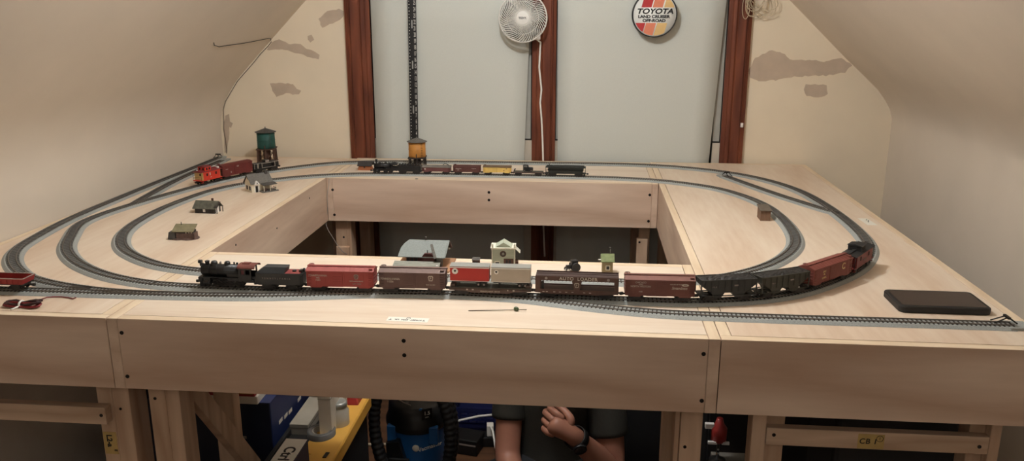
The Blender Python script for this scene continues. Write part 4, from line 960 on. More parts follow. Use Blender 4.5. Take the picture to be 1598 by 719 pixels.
def water_tower(label, loc, R, zl, zt, za, mt, mroof, mlegs, rz=.2, nplank=18):
    t = thing('water_tower', label, 'model water tower', loc, rz)
    b = B(mt)
    n = 40; prof = [(R*.96, zl), (R, zl+.002), (R*.97, zt)]
    b.lathe(prof, n)
    for z in (zl+.006, (zl+zt)/2, zt-.008): b.lathe([(R*.985, z-.0007), (R*1.012, z-.0007), (R*1.012, z+.0007), (R*.985, z+.0007)], n)
    b.build('tank', t)
    b = B(mroof); b.lathe([(R*1.18, zt-.001), (R*1.2, zt), (R*.06, za-.001), (.0008, za)], 12, smooth=False); b.lathe([(R*.05, za-.002), (R*.05, za+.0035), (.0005, za+.005)], 8); b.build('roof', t)
    b = B(mlegs); b.box(-R*1.02, R*1.02, -R*1.02, R*1.02, zl-.004, zl); b.build('platform', t)
    B(mlegs).box(-R*1.05, R*1.05, -R*1.05, R*1.05, 0, .0022).build('ground_frame', t)
    for i in range(3):
        for j in range(3):
            if (i, j) == (1, 1): continue
            x, y = (i-1)*R*.86, (j-1)*R*.86; b = B(mlegs); b.hull([(x*1.06-.0026, y*1.06-.0026, .002), (x*1.06+.0026, y*1.06-.0026, .002), (x*1.06+.0026, y*1.06+.0026, .002), (x*1.06-.0026, y*1.06+.0026, .002)], [(x-.0026, y-.0026, zl-.004), (x+.0026, y-.0026, zl-.004), (x+.0026, y+.0026, zl-.004), (x-.0026, y+.0026, zl-.004)]); b.build('post', t)
    b = B(mlegs); r = R*.88
    for s in (-1, 1):
        for a, c in ((-1, 0), (0, 1)):
            b.tube([(a*r, s*r, .006), (c*r, s*r, zl-.007)], .0010, 4).tube([(c*r, s*r, .006), (a*r, s*r, zl-.007)], .0010, 4)
            b.tube([(s*r, a*r, .006), (s*r, c*r, zl-.007)], .0010, 4).tube([(s*r, c*r, .006), (s*r, a*r, zl-.007)], .0010, 4)
    b.build('bracing', t)
    b = B(mlegs); b.cyl((0, 0, .002), (0, 0, zl), R*.42, n=18); b.build('riser_pipe', t)
    b = B(mlegs); b.tube([(0, -R*1.0, zl+.014), (0, -R*1.12, zl+.012), (0, -R*1.2, zl-.004)], .0018, 6); b.build('spout', t)
    ladder(t, R*.62, -R*.92, zl, zt, .007, 9, mlegs); return t
p = at_z(416, 252.5)
water_tower('dark green water tower on brown legs in the far left corner', (p.x, p.y+.012, T), .036, .056, .122, .138, mat('tank_green', (28, 78, 70), .6, var=.25, scale=30), m_dkroof, m_brtim)
p = at_z(651, 263)
water_tower('ochre yellow water tower with a grey roof in front of the black ruler', (p.x, p.y+.01, T), .0335, .046, .106, .122, mat('tank_ochre', (196, 134, 60), .6, var=.12, scale=30), m_shing, m_dkwood, .1)

# orange shed by the far track
p = at_z(569.5, 265.5); t = thing('trackside_shed', 'tiny orange-brown shed with a dark roof left of the old-time locomotive', 'model shed', (p.x, p.y+.012, T), -.03)
mo = mat('shed_orange', (160, 96, 58), .75, var=.12)
b = B(mo); b.hull([(-.028, -.014, 0), (.026, -.014, 0), (.026, .014, 0), (-.028, .014, 0)], [(-.0225, -.0115, .021), (.0225, -.0115, .021), (.0225, .0115, .021), (-.0225, .0115, .021)]); b.build('walls', t)
b = B(mat('shed_dark_roof', (58, 54, 52), .8)); gable(b, -.0235, .0235, -.0115, .0115, .021, .0315, .002, .005); b.build('roof', t)
B(m_hole).box(-.0035, .001, -.0138, -.0118, .0085, .0160).build('window', t)
# cream house with porch
p = at_z(398, 301); rz = radians(48); t = thing('model_house', 'cream house with grey shingle roof and dark porch on the left table', 'model house', (p.x - .004, p.y+.043, T), rz)
b = B(m_bldw); walls(b, -.036, .036, -.024, .024, .034, .058); b.build('walls', t)
b = B(m_shing); gable(b, -.036, .036, -.024, .024, .034, .058, .002, .005); b.build('roof', t)
B(m_dkroof).box(.024, .034, -.006, .006, .050, .068).build('chimney', t, bevel=.0005)
for y in (-.0125, .0085): b = B(m_white); b.box(-.0369, -.036, y-.0068, y+.0068, .0065, .0225); b.use(m_hole).box(-.0375, -.0368, y-.0056, y+.0056, .0075, .0215); b.build('window', t)
B(m_hole).box(-.0366, -.036, -.003, .003, .0435, .0495).build('attic_vent', t)
b = B(m_white); b.box(-.0265, -.0115, -.0262, -.024, 0, .0250); b.use(m_hole).box(-.0235, -.0145, -.0268, -.0262, 0, .0215); b.build('door', t)
b = B(m_white); b.prism([(-.029, .0275), (-.0095, .0275), (-.0192, .0405)], 'y', -.033, -.024); b.use(m_hole).box(-.0208, -.0176, -.0336, -.0330, .0300, .0350); b.build('dormer', t)
b = B(m_dkroof); b.hull([(-.006, -.024, .0280), (.046, -.024, .0280), (.046, -.050, .0235), (-.006, -.050, .0235)], [(-.006, -.024, .0296), (.046, -.024, .0296), (.046, -.050, .0251), (-.006, -.050, .0251)]); b.build('porch_roof', t)
B(m_shing).box(-.010, .048, -.052, -.024, 0, .0035).build('porch_floor', t)
for x in (-.003, .020, .043): B(m_bldw).box(x-.0011, x+.0011, -.0485, -.0465, .0035, .0240).build('porch_post', t)
b = B(m_dkwood)
b.box(-.003, .043, -.0482, -.0470, .0110, .0122)
for i in range(12): x = -.003 + .046*i/11; b.box(x-.0004, x+.0004, -.0480, -.0472, .0035, .0112)
b.box(.0415, .0427, -.048, -.024, .0110, .0122); b.build('porch_railing', t)
b = B(m_brtim); b.lathe([(.006, .0035), (.0075, .009), (.006, .0125)], 12, (.004, -.041, 0)); b.build('barrel', t)
# dark cabin
p = at_z(320, 333); rz = radians(-4); t = thing('model_cabin', 'low dark cabin with a mossy grey roof and white end door', 'model cabin', (p.x, p.y+.02, T), rz)
m_cabw = mat('cabin_dark', (48, 44, 42), .7, var=.15); m_moss = mat('mossy_roof', (86, 84, 72), .85, var=.35, scale=70)
b = B(m_cabw); walls(b, -.032, .032, -.019, .019, .0185, .0345); b.build('walls', t)
b = B(m_moss); gable(b, -.032, .034, -.019, .019, .0185, .0345, .0016, .005); b.build('roof', t)
B(m_white).box(-.0045, .0025, -.0205, -.0185, .0045, .0155).build('window', t)
b = B(m_white); b.box(.0318, .0330, -.010, .008, 0, .0215); b.build('door', t)
B(m_brtim).box(.014, .019, .001, .006, .034, .043).build('chimney', t)
b = B(m_dkwood); b.tube([(.041, -.020, 0), (.041, -.020, .0185)], .0013, 6).tube([(.041, .016, 0), (.041, .016, .0185)], .0013, 6).hull([(.032, -.022, .0185), (.0435, -.022, .0185), (.0435, .002, .0325), (.032, .002, .0325)], [(.032, -.022, .0198), (.0435, -.022, .0198), (.0435, .002, .0338), (.032, .002, .0338)]); b.build('porch', t)
# stone hut with olive roof
p = at_z(283, 374.5); t = thing('stone_hut', 'small stone hut with an olive roof on a rubble base on the left table', 'model hut', (p.x, p.y+.018, T), radians(4))
m_rub = mat('rubble_brown', (92, 72, 64), .85, var=.3, scale=120, bump=.6); m_oliv = mat('olive_roof', (124, 116, 88), .85, var=.15, scale=90); m_stone = mat('dark_stone', (70, 66, 62), .85, var=.3, scale=150)
rows = []; random.seed(11)
ol = [(1 + .12*random.uniform(-1, 1)) for _ in range(20)]
for f, z in ((1.0, 0), (.96, .0025), (.86, .005)): rows.append([(.041*cos(2*pi*i/20)*ol[i]*f, .022*sin(2*pi*i/20)*ol[i]*f, z) for i in range(20)])
b = B(m_rub); b.grid(rows, smooth=False, closed=True); b.f([b.bm.verts[:][i] for i in range(40, 60)] if False else None) if False else None
top_ = [b.v((.041*cos(2*pi*i/20)*ol[i]*.86, .022*sin(2*pi*i/20)*ol[i]*.86, .005)) for i in range(20)]; b.f(top_); b.build('rubble_base', t)
b = B(m_rub); b.box(-.014, .034, -.0185, -.0150, .003, .0170).box(.030, .034, -.0185, .010, .003, .018); 
for i in range(9): b.cbox((-.012+.0055*i, -.0168, .0175), (.0042, .003, .0024))
b.build('stone_wall', t)
b = B(m_stone); b.hull([(-.038, -.019, .002), (-.016, -.019, .002), (-.016, .008, .002), (-.038, .008, .002)], [(-.035, -.016, .0215), (-.018, -.016, .0215), (-.018, .006, .0215), (-.035, .006, .0215)]); b.build('stone_annex', t, bevel=.001)
b = B(m_dkwood); b.box(-.020, .029, -.008, .012, .003, .0240); b.build('walls', t)
b = B(m_oliv); b.hull([(-.0265, -.017, .0215), (.0325, -.017, .0215), (.0325, .016, .0350), (-.0265, .016, .0350)], [(-.0265, -.017, .0235), (.0325, -.017, .0235), (.0325, .016, .0370), (-.0265, .016, .0370)]); b.build('roof', t)
b = B(m_dkwood); b.cyl((-.010, .012, .034), (-.010, .012, .043), .0011, n=8); b.build('stove_pipe', t)
for x in (.012, .020, .027): B(m_bldw).box(x-.0008, x+.0008, -.0165, -.0150, .0160, .0222).build('post', t)
# brown shed inside the right curve
p = at_z(1186.5, 344.6); t = thing('trackside_shed', 'plain brown flat-roofed shed against the right inner curve', 'model shed', (p.x+.0155, p.y+.027, T))
m_shw = mat('shed_brown', (122, 94, 74), .75, var=.14, scale=70, stretch=(3, 3, .4)); m_shr = mat('shed_roof', (106, 95, 82), .85, var=.15, scale=90)
b = B(m_shw); b.prism([(-.026, 0), (.026, 0), (.026, .036), (-.026, .031)], 'x', -.0150, .0125); b.box(-.0156, -.0140, -.0266, -.025, 0, .031); b.box(.0118, .0132, -.0266, -.025, 0, .031); b.build('walls', t)
b = B(m_shr); b.hull([(-.018, -.030, .0305), (.0155, -.030, .0305), (.0155, .030, .0365), (-.018, .030, .0365)], [(-.018, -.030, .0323), (.0155, -.030, .0323), (.0155, .030, .0383), (-.018, .030, .0383)]); b.build('roof', t)
# depot with long grey roof
t = thing('railway_depot', 'long grey-roofed depot with a dark brick bay at the front opening', 'model depot', (.567, .415, T))
m_slate = mat('slate_roof', (136, 142, 138), .75, var=.10, scale=300); m_brick = mat('dark_brick', (78, 40, 36), .8, var=.2, scale=200); m_plank = mat('grey_planks', (138, 138, 126), .85, var=.22, scale=60, stretch=(1, 6, 1))
p0 = .0
b = B(m_brick); b.box(-.036, .044, -.022, .030, .006, .0300); b.build('walls', t)
b = B(m_hole)
for x in (-.031, -.022, -.012, .036): b.box(x-.0032, x+.0032, -.0226, -.022, .0130, .0240)
b.build('window', t)
b = B(m_slate)
A = [(-.0545, -.034, .0275), (.0610, -.034, .0275), (.0660, .004, .0600), (-.0330, .004, .0600), (-.0505, -.014, .0440)]
b.hull(A, [(x, y, z+.0018) for x, y, z in A])
A = [(-.0545, .042, .0275), (.0610, .042, .0275), (.0660, .004, .0600), (-.0330, .004, .0600), (-.0505, .022, .0440)]; b.hull(A, [(x, y, z+.0018) for x, y, z in A])
A = [(-.0545, -.034, .0275), (-.0505, -.014, .0440), (-.0330, .004, .0600), (-.0505, .022, .0440), (-.0545, .042, .0275)]; b.hull(A, [(x-.0002, y, z+.0018) for x, y, z in A])
b.build('roof', t)
b = B(m_slate); b.hull([(.0250, -.006, .0515), (.0400, -.040, .0285), (.0600, -.040, .0285), (.0600, -.006, .0540)], [(.0250, -.006, .0540), (.0400, -.040, .0305), (.0600, -.040, .0305), (.0600, -.006, .0560)])
b.use(m_shing).hull([(.0205, -.008, .0520), (.0260, -.008, .0540), (.0415, -.041, .0290), (.0350, -.041, .0262)], [(.0205, -.008, .0535), (.0260, -.008, .0560), (.0415, -.041, .0310), (.0350, -.041, .0280)]); b.build('cross_gable_roof', t)
b = B(m_brick); b.prism([(.004, .006), (.034, .006), (.034, .0300), (.027, .0375), (.010, .0375), (.004, .0300)], 'y', -.0335, -.020)
b.use(m_white).cbox((.0265, -.0338, .0165), (.003, .0008, .003)).cbox((.0315, -.0338, .0165), (.0022, .0008, .002)); b.build('brick_bay', t)
b = B(m_shing); b.box(.040, .0520, -.034, -.018, .006, .0285); b.build('corner_wall', t)
b = B(m_hole); b.box(.0165, .0182, -.0300, -.0285, .0370, .0455); b.build('stove_pipe', t)
b = B(m_shing); b.cyl((.008, .004, .0600), (.008, .004, .0680), .0010, n=8).cyl((.008, .004, .0680), (.008, .004, .0692), .0024, n=10); b.build('chimney', t)
b = B(m_plank); b.hull([(-.062, -.066, .0085), (.050, -.066, .0085), (.050, -.0365, .0175), (-.062, -.0365, .0175)], [(-.062, -.066, .0105), (.050, -.066, .0105), (.050, -.0365, .0195), (-.062, -.0365, .0195)])
for x in (-.058, -.02, .02, .046): b.box(x-.001, x+.001, -.0640, -.0620, .004, .0095)
b.build('platform_canopy', t)
b = B(mat('tan_base', (164, 120, 86), .7)); b.box(-.060, .074, -.062, .046, .0003, .0042); b.build('base_board', t)
b = B(m_white); b.hull([(.039, -.058, .0078), (.050, -.058, .0078), (.050, -.046, .0078), (.039, -.046, .0078)], [(.041, -.053, .0150), (.046, -.053, .0150), (.046, -.049, .0150), (.041, -.049, .0150)]); b.build('luggage_cart', t, bevel=.001)
b = B(m_brtim); b.hull([(.062, .006, .044), (.071, .006, .042), (.071, .012, .042), (.062, .012, .044)], [(.062, .007, .053), (.066, .007, .058), (.066, .011, .058), (.062, .011, .053)]); b.build('end_bracket', t)
# two-storey station house
p = at_z(785, 418); t = thing('station_house', 'pale green two-storey station house with a round window', 'model station', (p.x, p.y+.022, T), radians(3))
m_pgr = mat('pale_green_siding', (172, 178, 158), .75, var=.12, scale=40, stretch=(.4, 1, 4)); m_iv = mat('ivory_trim', (222, 218, 200), .6)
b = B(m_pgr); b.box(-.0270, .0270, -.020, .020, 0, .0480)
for i in range(14): z = .003+.0032*i; b.box(-.0273, .0273, -.0203, .0203, z, z+.0004)
b.build('walls', t)
b = B(m_pgr); b.prism([(-.0205, .0500), (.0205, .0500), (0, .0625)], 'y', -.018, .018); b.build('gable', t)
b = B(m_iv); b.box(-.0310, .0290, -.0235, .0230, .0480, .0502)
for i in range(16): x = -.029+.057*i/15; b.box(x-.0008, x+.0008, -.0235, -.0222, .0462, .0480)
b.build('cornice', t)
for x in (-.0265, .0265): b = B(m_iv); b.lathe([(.0024, .0502), (.0018, .0535), (.0026, .0565), (.0004, .0605)], 10, (x, -.019, 0)); b.build('finial', t)
b = B(m_brtim)
b.tube([(-.001+.0062*cos(a*pi/10), -.0206, .0350+.0062*sin(a*pi/10)) for a in range(20)], .0013, 6, closed=True); b.use(m_hole).cyl((-.001, -.0198, .0350), (-.001, -.0207, .0350), .0058, n=20)
b.use(m_iv)
for a in range(3): b.tube([(-.001+.0055*cos(a*pi/3), -.0209, .035+.0055*sin(a*pi/3)), (-.001-.0055*cos(a*pi/3), -.0209, .035-.0055*sin(a*pi/3))], .0004, 4)
b.build('round_window', t)
b = B(m_brtim); b.box(.0005, .0240, -.0208, -.020, 0, .0230); b.use(m_hole).box(.0055, .0100, -.0212, -.0208, 0, .0200).box(.0130, .0180, -.0212, -.0208, 0, .0200); b.build('door', t)
b = B(m_iv); b.box(-.0215, -.0085, -.0208, -.020, .0025, .0165); b.use(m_hole).box(-.0195, -.0105, -.0212, -.0208, .0040, .0145); b.build('window', t)
b = B(m_iv); b.box(.0258, .0280, -.0215, -.0190, 0, .0480).box(-.0285, -.0262, -.0215, -.0190, 0, .0480); b.build('corner_board', t)
b = B(m_iv); b.hull([(.0270, -.012, .0470), (.0270, .014, .0470), (.0400, .014, .0350), (.0400, -.012, .0350)], [(.0270, -.012, .0450), (.0270, .014, .0450), (.0390, .014, .0335), (.0390, -.012, .0335)]); b.build('awning', t)
b = B(m_brtim); b.box(.0275, .0350, -.016, .004, 0, .0150).box(.0275, .0300, -.0205, -.014, 0, .0210); b.build('crate_stack', t)
# tiny shack, tractor, green-roofed hut
p = at_z(742.5, 413.5); t = thing('model_shanty', 'tiny dark brown box shanty beside the depot', 'model shed', (p.x, p.y+.008, T))
b = B(m_brtim); b.box(-.0085, .0085, -.007, .007, 0, .0125); b.build('walls', t)
b = B(m_dkroof); b.hull([(-.0095, -.009, .0118), (.0095, -.009, .0118), (.0095, .009, .0140), (-.0095, .009, .0140)], [(-.0095, -.009, .0130), (.0095, -.009, .0130), (.0095, .009, .0152), (-.0095, .009, .0152)]); b.build('roof', t)
b = B(m_hole); b.box(-.005, .005, -.0074, -.007, .002, .0085); b.build('door', t)
p = at_z(892, 424.5); t = thing('model_tractor', 'little black model tractor with a white front wheel behind the auto rack', 'model tractor', (p.x, p.y+.008, T), radians(200))
b = B(m_loco); b.box(-.006, .014, -.0045, .0045, .007, .0155); b.build('hood', t, bevel=.001)
b = B(m_loco); b.box(-.014, .002, -.007, .007, .0075, .027); b.build('cab', t, bevel=.0012)
for s in (-1, 1):
    b = B(m_trk); b.lathe([(.0102, -.0026), (.0110, -.0020), (.0110, .0020), (.0102, .0026), (.006, .0022), (.006, -.0022)], 22, (-.0075, s*.009, .0110), 'y'); b.cyl((-.0075, s*.0068, .0110), (-.0075, s*.0108, .0110), .0085, n=18); b.build('rear_wheel', t)
    b = B(m_trk); b.lathe([(.0048, -.0018), (.0054, -.0012), (.0054, .0012), (.0048, .0018)], 16, (.0115, s*.0068, .0054), 'y'); b.use(m_white).cyl((.0115, s*.0048, .0054), (.0115, s*.0088, .0054), .0036, n=14); b.build('front_wheel', t)
b = B(m_white); b.box(.0145, .0160, -.011, .011, .0022, .0045); b.build('bumper', t)
b = B(m_trk); b.cyl((.006, 0, .0155), (.006, 0, .0225), .0009, n=8); b.build('exhaust', t)
p = at_z(947.5, 426.5); t = thing('model_hut', 'small tan hut with a mossy green roof and white window at the opening', 'model hut', (p.x, p.y+.013, T), radians(2))
b = B(mat('hut_tan', (150, 134, 100), .75, var=.12)); walls(b, -.0125, .0125, -.0125, .0125, .0310, .0430); b.build('walls', t)
b = B(mat('hut_green_roof', (126, 136, 94), .85, var=.2, scale=120)); gable(b, -.0125, .0125, -.0125, .0125, .0310, .0430, .0018, .0035); b.build('roof', t)
b = B(m_iv); b.box(-.0045, .0060, -.0137, -.0125, .0080, .0195); b.use(m_hole).box(-.0028, .0043, -.0142, -.0137, .0098, .0178); b.build('window', t)
b = B(m_shing); b.cyl((.006, .002, .042), (.006, .002, .0585), .0010, n=8).cyl((.006, .002, .0585), (.006, .002, .0600), .0020, n=8); b.build('stove_pipe', t)
b = B(m_white); b.box(-.0215, -.0125, -.002, .002, .0290, .0305); b.build('sign_bracket', t)

# ================================================================== loose things on the tables
t = thing('tablet', 'black tablet in a thick case lying on the right table', 'tablet', (1.697, .231, T), radians(-.5))
def rr(w, d, r, n=6):
    P = []
    for cx, cy, a0 in ((w/2-r, d/2-r, 0), (-w/2+r, d/2-r, pi/2), (-w/2+r, -d/2+r, pi), (w/2-r, -d/2+r, 1.5*pi)):
        P += [(cx + r*cos(a0+i*pi/2/n), cy + r*sin(a0+i*pi/2/n)) for i in range(n+1)]
    return P
B(mat('rubber_case', (28, 26, 26), .55)).prism(rr(.182, .108, .012), 'z', 0, .0150).build('case', t, bevel=.003)
B(mat('tablet_glass', (46, 36, 34), .22, var=.05)).prism(rr(.166, .092, .004), 'z', .0150, .0153).build('screen', t)
B(m_black).prism(rr(.173, .099, .006), 'z', .0148, .0151).build('bezel', t)
m_lab = mat('label_white', (240, 236, 224), .6, var=.01)
t = thing('paper_label', 'white printed label stuck near the front edge of the middle table', 'label', (.608, .0475, T), radians(-1.5))
B(m_lab).box(-.042, .042, -.0115, .0115, 0, .0003).build('paper', t)
for s, x, sz in (('T', -.033, .010), ('STREET', -.017, .0072), ('3886', .006, .0072), ('LSL', .022, .0068), ('T', .035, .010)): text('lettering', s, sz, m_ink, t, (-x, -.002, .0004), (0, 0, pi), depth=.0001, bold=.0002)
bb = B(m_ink); bb.tube([(.004*cos(a*pi/9), .0065+.0042*sin(a*pi/9), .0005) for a in range(18)], .0004, 4, closed=True); bb.build('mark', t)
t = thing('paper_label', 'pale handwritten label lying by the right table edge', 'label', (1.786, .950, T), radians(93))
B(m_lab).box(-.040, .040, -.014, .014, 0, .0003).build('paper', t)
text('lettering', 'R 2', .016, m_ink, t, (0, 0, .0004), depth=.0001, bold=.0003)
p0, p1 = at_z(731, 485.3), at_z(822, 484.6); d = (p1-p0)
t = thing('head_pin', 'thin pin with a green bead lying on the front table', 'pin', (p0.x, p0.y, T))
b = B(mat('pin_steel', (150, 140, 126), .35, metal=.7)); b.tube([(0, 0, .0010), (d.x, d.y, .0028)], .0009, 6); b.build('needle', t)
b = B(mat('green_bead', (74, 92, 58), .35, coat=.5)); b.ball((0, 0, 0), .0056, 14, 9, (1.05, .8, .82)); b.build('bead', t, loc=(d.x*.82, d.y*.82, .0044), rot=(0, .1, -.4))
# tied bundle of red and black feeder wire
t = thing('wire_bundle', 'tied bundle of red and black wire beside the front-left track', 'wire bundle', (-.208, .047, T))
m_rw = mat('red_wire', (120, 30, 32), .45); m_bw = mat('black_red_wire', (52, 20, 24), .45)
random.seed(3)
for k, (m, nm) in enumerate(((m_rw, 'red_wire'), (m_bw, 'black_wire'))):
    b = B(m); pts = []
    for i in range(160):
        a = 2*pi*i/16; x = .036*cos(a); pin = .28 + .72*min(1, abs(x)/.03)
        pts.append((x + .004*sin(i*.7+k), (.0115*sin(a) + .004*sin(i*.23+k*2))*pin + (.001 if k else -.003), .0042 + (.0042 if k else 0)*pin + .0026*sin(i*.39+k) + .0022*pin))
    b.tube(pts, .0017, 6); b.build(nm, t)
b = B(m_rw); q = [at_z(u, v) - Vector((-.208, .047, T)) for u, v in ((66, 471.5), (74, 466.5), (84, 464.5), (96, 464.2), (106, 465.5), (114, 467.3), (119, 466))]
b.tube([(v.x, v.y, z) for v, z in zip(q, (.007, .004, .0022, .002, .002, .002, .003))], .0014, 6); b.build('lead_wire', t)
b = B(m_white); b.tube([(-.004, .0085*cos(a*pi/7), .0062+.0062*sin(a*pi/7)) for a in range(14)], .0021, 6, closed=True); b.tube([(-.004, -.009, .004), (-.010, -.018, .0016), (-.0125, -.022, .0014)], .002, 5); b.build('twist_tie', t)
# thin white feeder wire dropping at the back-left corner of the opening
P = [at_y(u, v, y) for u, v, y in ((517, 276, 1.452), (513.5, 281, 1.434), (513, 290, 1.434), (510.5, 305, 1.434), (511.5, 322, 1.433), (510, 338, 1.433), (509, 352, 1.432), (513, 361, 1.434), (519, 370, 1.436), (527, 383, 1.44), (535, 393, 1.45), (548, 400, 1.47))]
b = B(mat('grey_white_wire', (176, 168, 158), .5)); b.tube(P, .0013, 6); tag(b.build('wire'), 'thin pale wire hanging down the back left corner of the opening', 'wire')

# ================================================================== things on the back wall
# clip fan
FY = YB - .095; c = at_y(815.7, 27.8, FY); R = .0955
t = thing('clip_fan', 'white round clip fan fixed to the middle window post', 'fan', (c.x, FY, c.z))
b = B(m_white)
for k in range(50):
    a0 = 2*pi*k/50; pts = []
    for i in range(9):
        f = i/8; r = .026 + (R-.029)*f; a = a0 - .75*f; pts.append((r*cos(a), .010*f*f - .004, r*sin(a)))
    b.tube(pts, .0016, 4, caps=False)
for r, y in ((.030, -.004), (.062, -.001), (R-.004, .006)): b.tube([(r*cos(a*pi/24), y, r*sin(a*pi/24)) for a in range(48)], .0011, 5, closed=True)
b.build('front_grille', t)
b = B(m_white); b.lathe([(R-.004, .002), (R, .004), (R, .022), (R-.004, .024), (R-.004, .002)], 56, ax='y', caps=False); b.build('rim', t)
b = B(m_white); b.lathe([(.001, -.0062), (.022, -.0055), (.029, -.003), (.029, -.001)], 36, ax='y'); b.build('hub_cap', t)
text('lettering', 'TEEVY.', .0105, m_ink, t, (0, -.0064, -.001), (pi/2, 0, 0), bold=.0003)
b = B(mat('fan_blade', (140, 138, 132), .4))
for k in range(5):
    a0 = 2*pi*k/5; rows = []
    for i in range(6):
        f = i/5; r = .018 + .066*f; rows.append([(r*cos(a0+da+.25*f), .020 + .010*(da/.45), r*sin(a0+da+.25*f)) for da in (-.45, -.2, .05, .3, .45)])
    b.grid(rows)
o = b.build('blades', t); md = o.modifiers.new('s', 'SOLIDIFY'); md.thickness = .0012
b = B(m_white)
for k in range(36):
    a0 = 2*pi*k/36; b.tube([(r*cos(a0), y, r*sin(a0)) for r, y in ((R-.003, .022), (R*.75, .036), (.034, .044))], .0010, 4, caps=False)
b.build('rear_grille', t)
b = B(m_white); b.lathe([(.034, .036), (.034, .060), (.024, .070), (.001, .072)], 28, ax='y'); b.build('motor_housing', t)
b = B(m_white); b.tube([(.012, .055, -.02), (.030, .060, -.045), (.040, .064, -.055)], .008, 10); b.box(.034, .066, .054, .0755, -.085, -.045); b.build('clip', t, bevel=.002)
b = B(m_white); zz = [(843.5, 66), (842.5, 85), (841.5, 105), (843.5, 125), (845, 140), (843, 160), (845, 185), (846.5, 215), (847.5, 246)]
P = [Vector((.036, .05, -.07))] + [at_y(u, v, YB - .0245) - Vector((c.x, FY, c.z)) for u, v in zz] + [at_y(u, v, YB - .0245) - Vector((c.x, FY, c.z)) for u, v in ((848, 300), (848, 350), (850, 400))]
b.tube(P, .0038, 8); b.build('power_cord', t)
# round sign
SY = YB - .0105; SD = .050; c = at_y(1021.8, 22.7, SY-SD); R = .0865
t = thing('round_sign', 'round white sign with slanted red orange and tan stripes on the right shade', 'sign', (c.x, SY, c.z))
B(mat('sign_white', (248, 249, 244), .35, var=.01)).lathe([(R-.004, 0), (R-.004, -SD+.0005), (.001, -SD+.0005)], 64, ax='y').build('face', t)
B(m_black).lathe([(R-.004, 0), (R, -.002), (R, -SD), (R-.0035, -SD-.0012), (R-.0045, -SD+.0003)], 64, ax='y', caps=False).build('rim', t)
k = R/315; yf = -SD
def stripe(xa, xb, ya, yb, sh, m):
    rows = []; n = 16; Rr = 288
    bb = B(m); up = []; dn = []
    for i in range(n+1):
        y = ya + (yb-ya)*i/n; w2 = Rr*Rr - y*y
        if w2 <= 0: continue
        lim = sqrt(w2); l = max(-lim, xa - sh*(y-ya)); r = min(lim, xb - sh*(y-ya))
        if r <= l + 1: continue
        up.append((l*k, -y*k)); dn.append((r*k, -y*k))
    if len(up) > 1: bb.prism(up + dn[::-1], 'y', yf - .0001, yf + .0006); bb.build('stripe', t)
m_s1 = mat('sign_red', (190, 48, 50), .45, var=.02); m_s2 = mat('sign_orange', (228, 136, 104), .45, var=.02); m_s3 = mat('sign_tan', (230, 192, 128), .45, var=.02)
for m, xa in ((m_s1, -190), (m_s2, -35), (m_s3, 125)): stripe(xa + .26*190, xa + 140 + .26*190, -287, -97, .26, m)
for m, xa in ((m_s1, -265), (m_s2, -115), (m_s3, 40)): stripe(xa, xa + 138, 115, 287, .26, m)
text('lettering', 'TOYOTA', 98*k, m_ink, t, (0, yf-.0003, 42*k), (pi/2, 0, 0), bold=.0009, shear=.22, sx=1.24, space=1.02)
text('lettering', 'LAND CRUISER', 55*k, m_ink, t, (-12*k, yf-.0003, -30*k), (pi/2, 0, 0), bold=.0007, sx=1.18)
text('lettering', 'OFF-ROAD', 55*k, m_ink, t, (-6*k, yf-.0003, -84*k), (pi/2, 0, 0), bold=.0007, sx=1.18)
# black ruler standing against the shade
p = at_y(647.3, 230, 1.866); tp = at_y(643, 0, 1.886); dz = tp.z - T + .05; x0 = p.x + (p.x-tp.x)*.05
t = thing('straightedge_ruler', 'tall black marked ruler leaning on the left window shade', 'ruler', (x0, 1.858, T), 0)
ln = .78; w = .0335
o = B(m_black).box(-w/2, w/2, -.0015, .0015, 0, ln).build('blade', t)
B(m_silver).box(-w/2-.0016, -w/2, -.0018, .0018, 0, ln).build('edge_strip', t)
b = B(m_white)
for i in range(1, 60): z = .0127*i; b.box(-w/2+.003, -w/2+(.0075 if i % 2 else .0055), -.0019, -.0014, z-.0011, z+.0011)
b.build('tick_marks', t)
text('numerals', '\n'.join(str(n) for n in range(30, 0, -1)), .0088, m_white, t, (w/2-.007, -.0017, .0254*15.5), (pi/2, 0, 0), depth=.0001).scale = (1, 1, 1)
nm = [o for o in t.children if o.name.startswith('numerals')][0]; zs = [v.co.y for v in nm.data.vertices]; sc_ = (.0254*29)/(max(zs)-min(zs)); mid = (max(zs)+min(zs))/2
for v in nm.data.vertices: v.co.y = (v.co.y-mid)*sc_
b = B(m_silver)
for z in (.19, .37, .53, .66): b.box(-.004, .0015, -.0018, -.0014, z, z+.032)
b.build('logo_mark', t)
t.rotation_euler = (-atan2(.030, ln), atan2(tp.x - x0, .66), 0)
# coil of pale cord at the upper right
c = at_y(1184, -8, YB-.03)
t = thing('cord_coil', 'coil of pale thin cord hanging at the top of the right window post', 'cord', (c.x, YB-.03, c.z))
m_cord = mat('pale_cord', (206, 188, 158), .6, var=.1, scale=200)
random.seed(5); b = B(m_cord); pts = []
n = 22
for k in range(9):
    ph = random.uniform(-.3, .3); rx = random.uniform(.030, .052); rz_ = random.uniform(.055, .090); ox = random.uniform(-.035, .040); oy = random.uniform(-.012, .004)
    for i in range(n):
        a = pi/2 + 2*pi*i/n; pts.append((ox*(.5-.5*sin(a)) + rx*cos(a+ph*.4), oy + .004*sin(a*2+k), -.020 + rz_*(sin(a)-1)*.62 + .045))
b.tube(pts, .0013, 6); b.build('loops', t)
b = B(m_cord); b.tube([(-.045+.014*cos(a*pi/10), -.006, -.045+.045*sin(a*pi/10)) for a in range(20)], .0013, 6, closed=True); b.build('loose_loop', t)
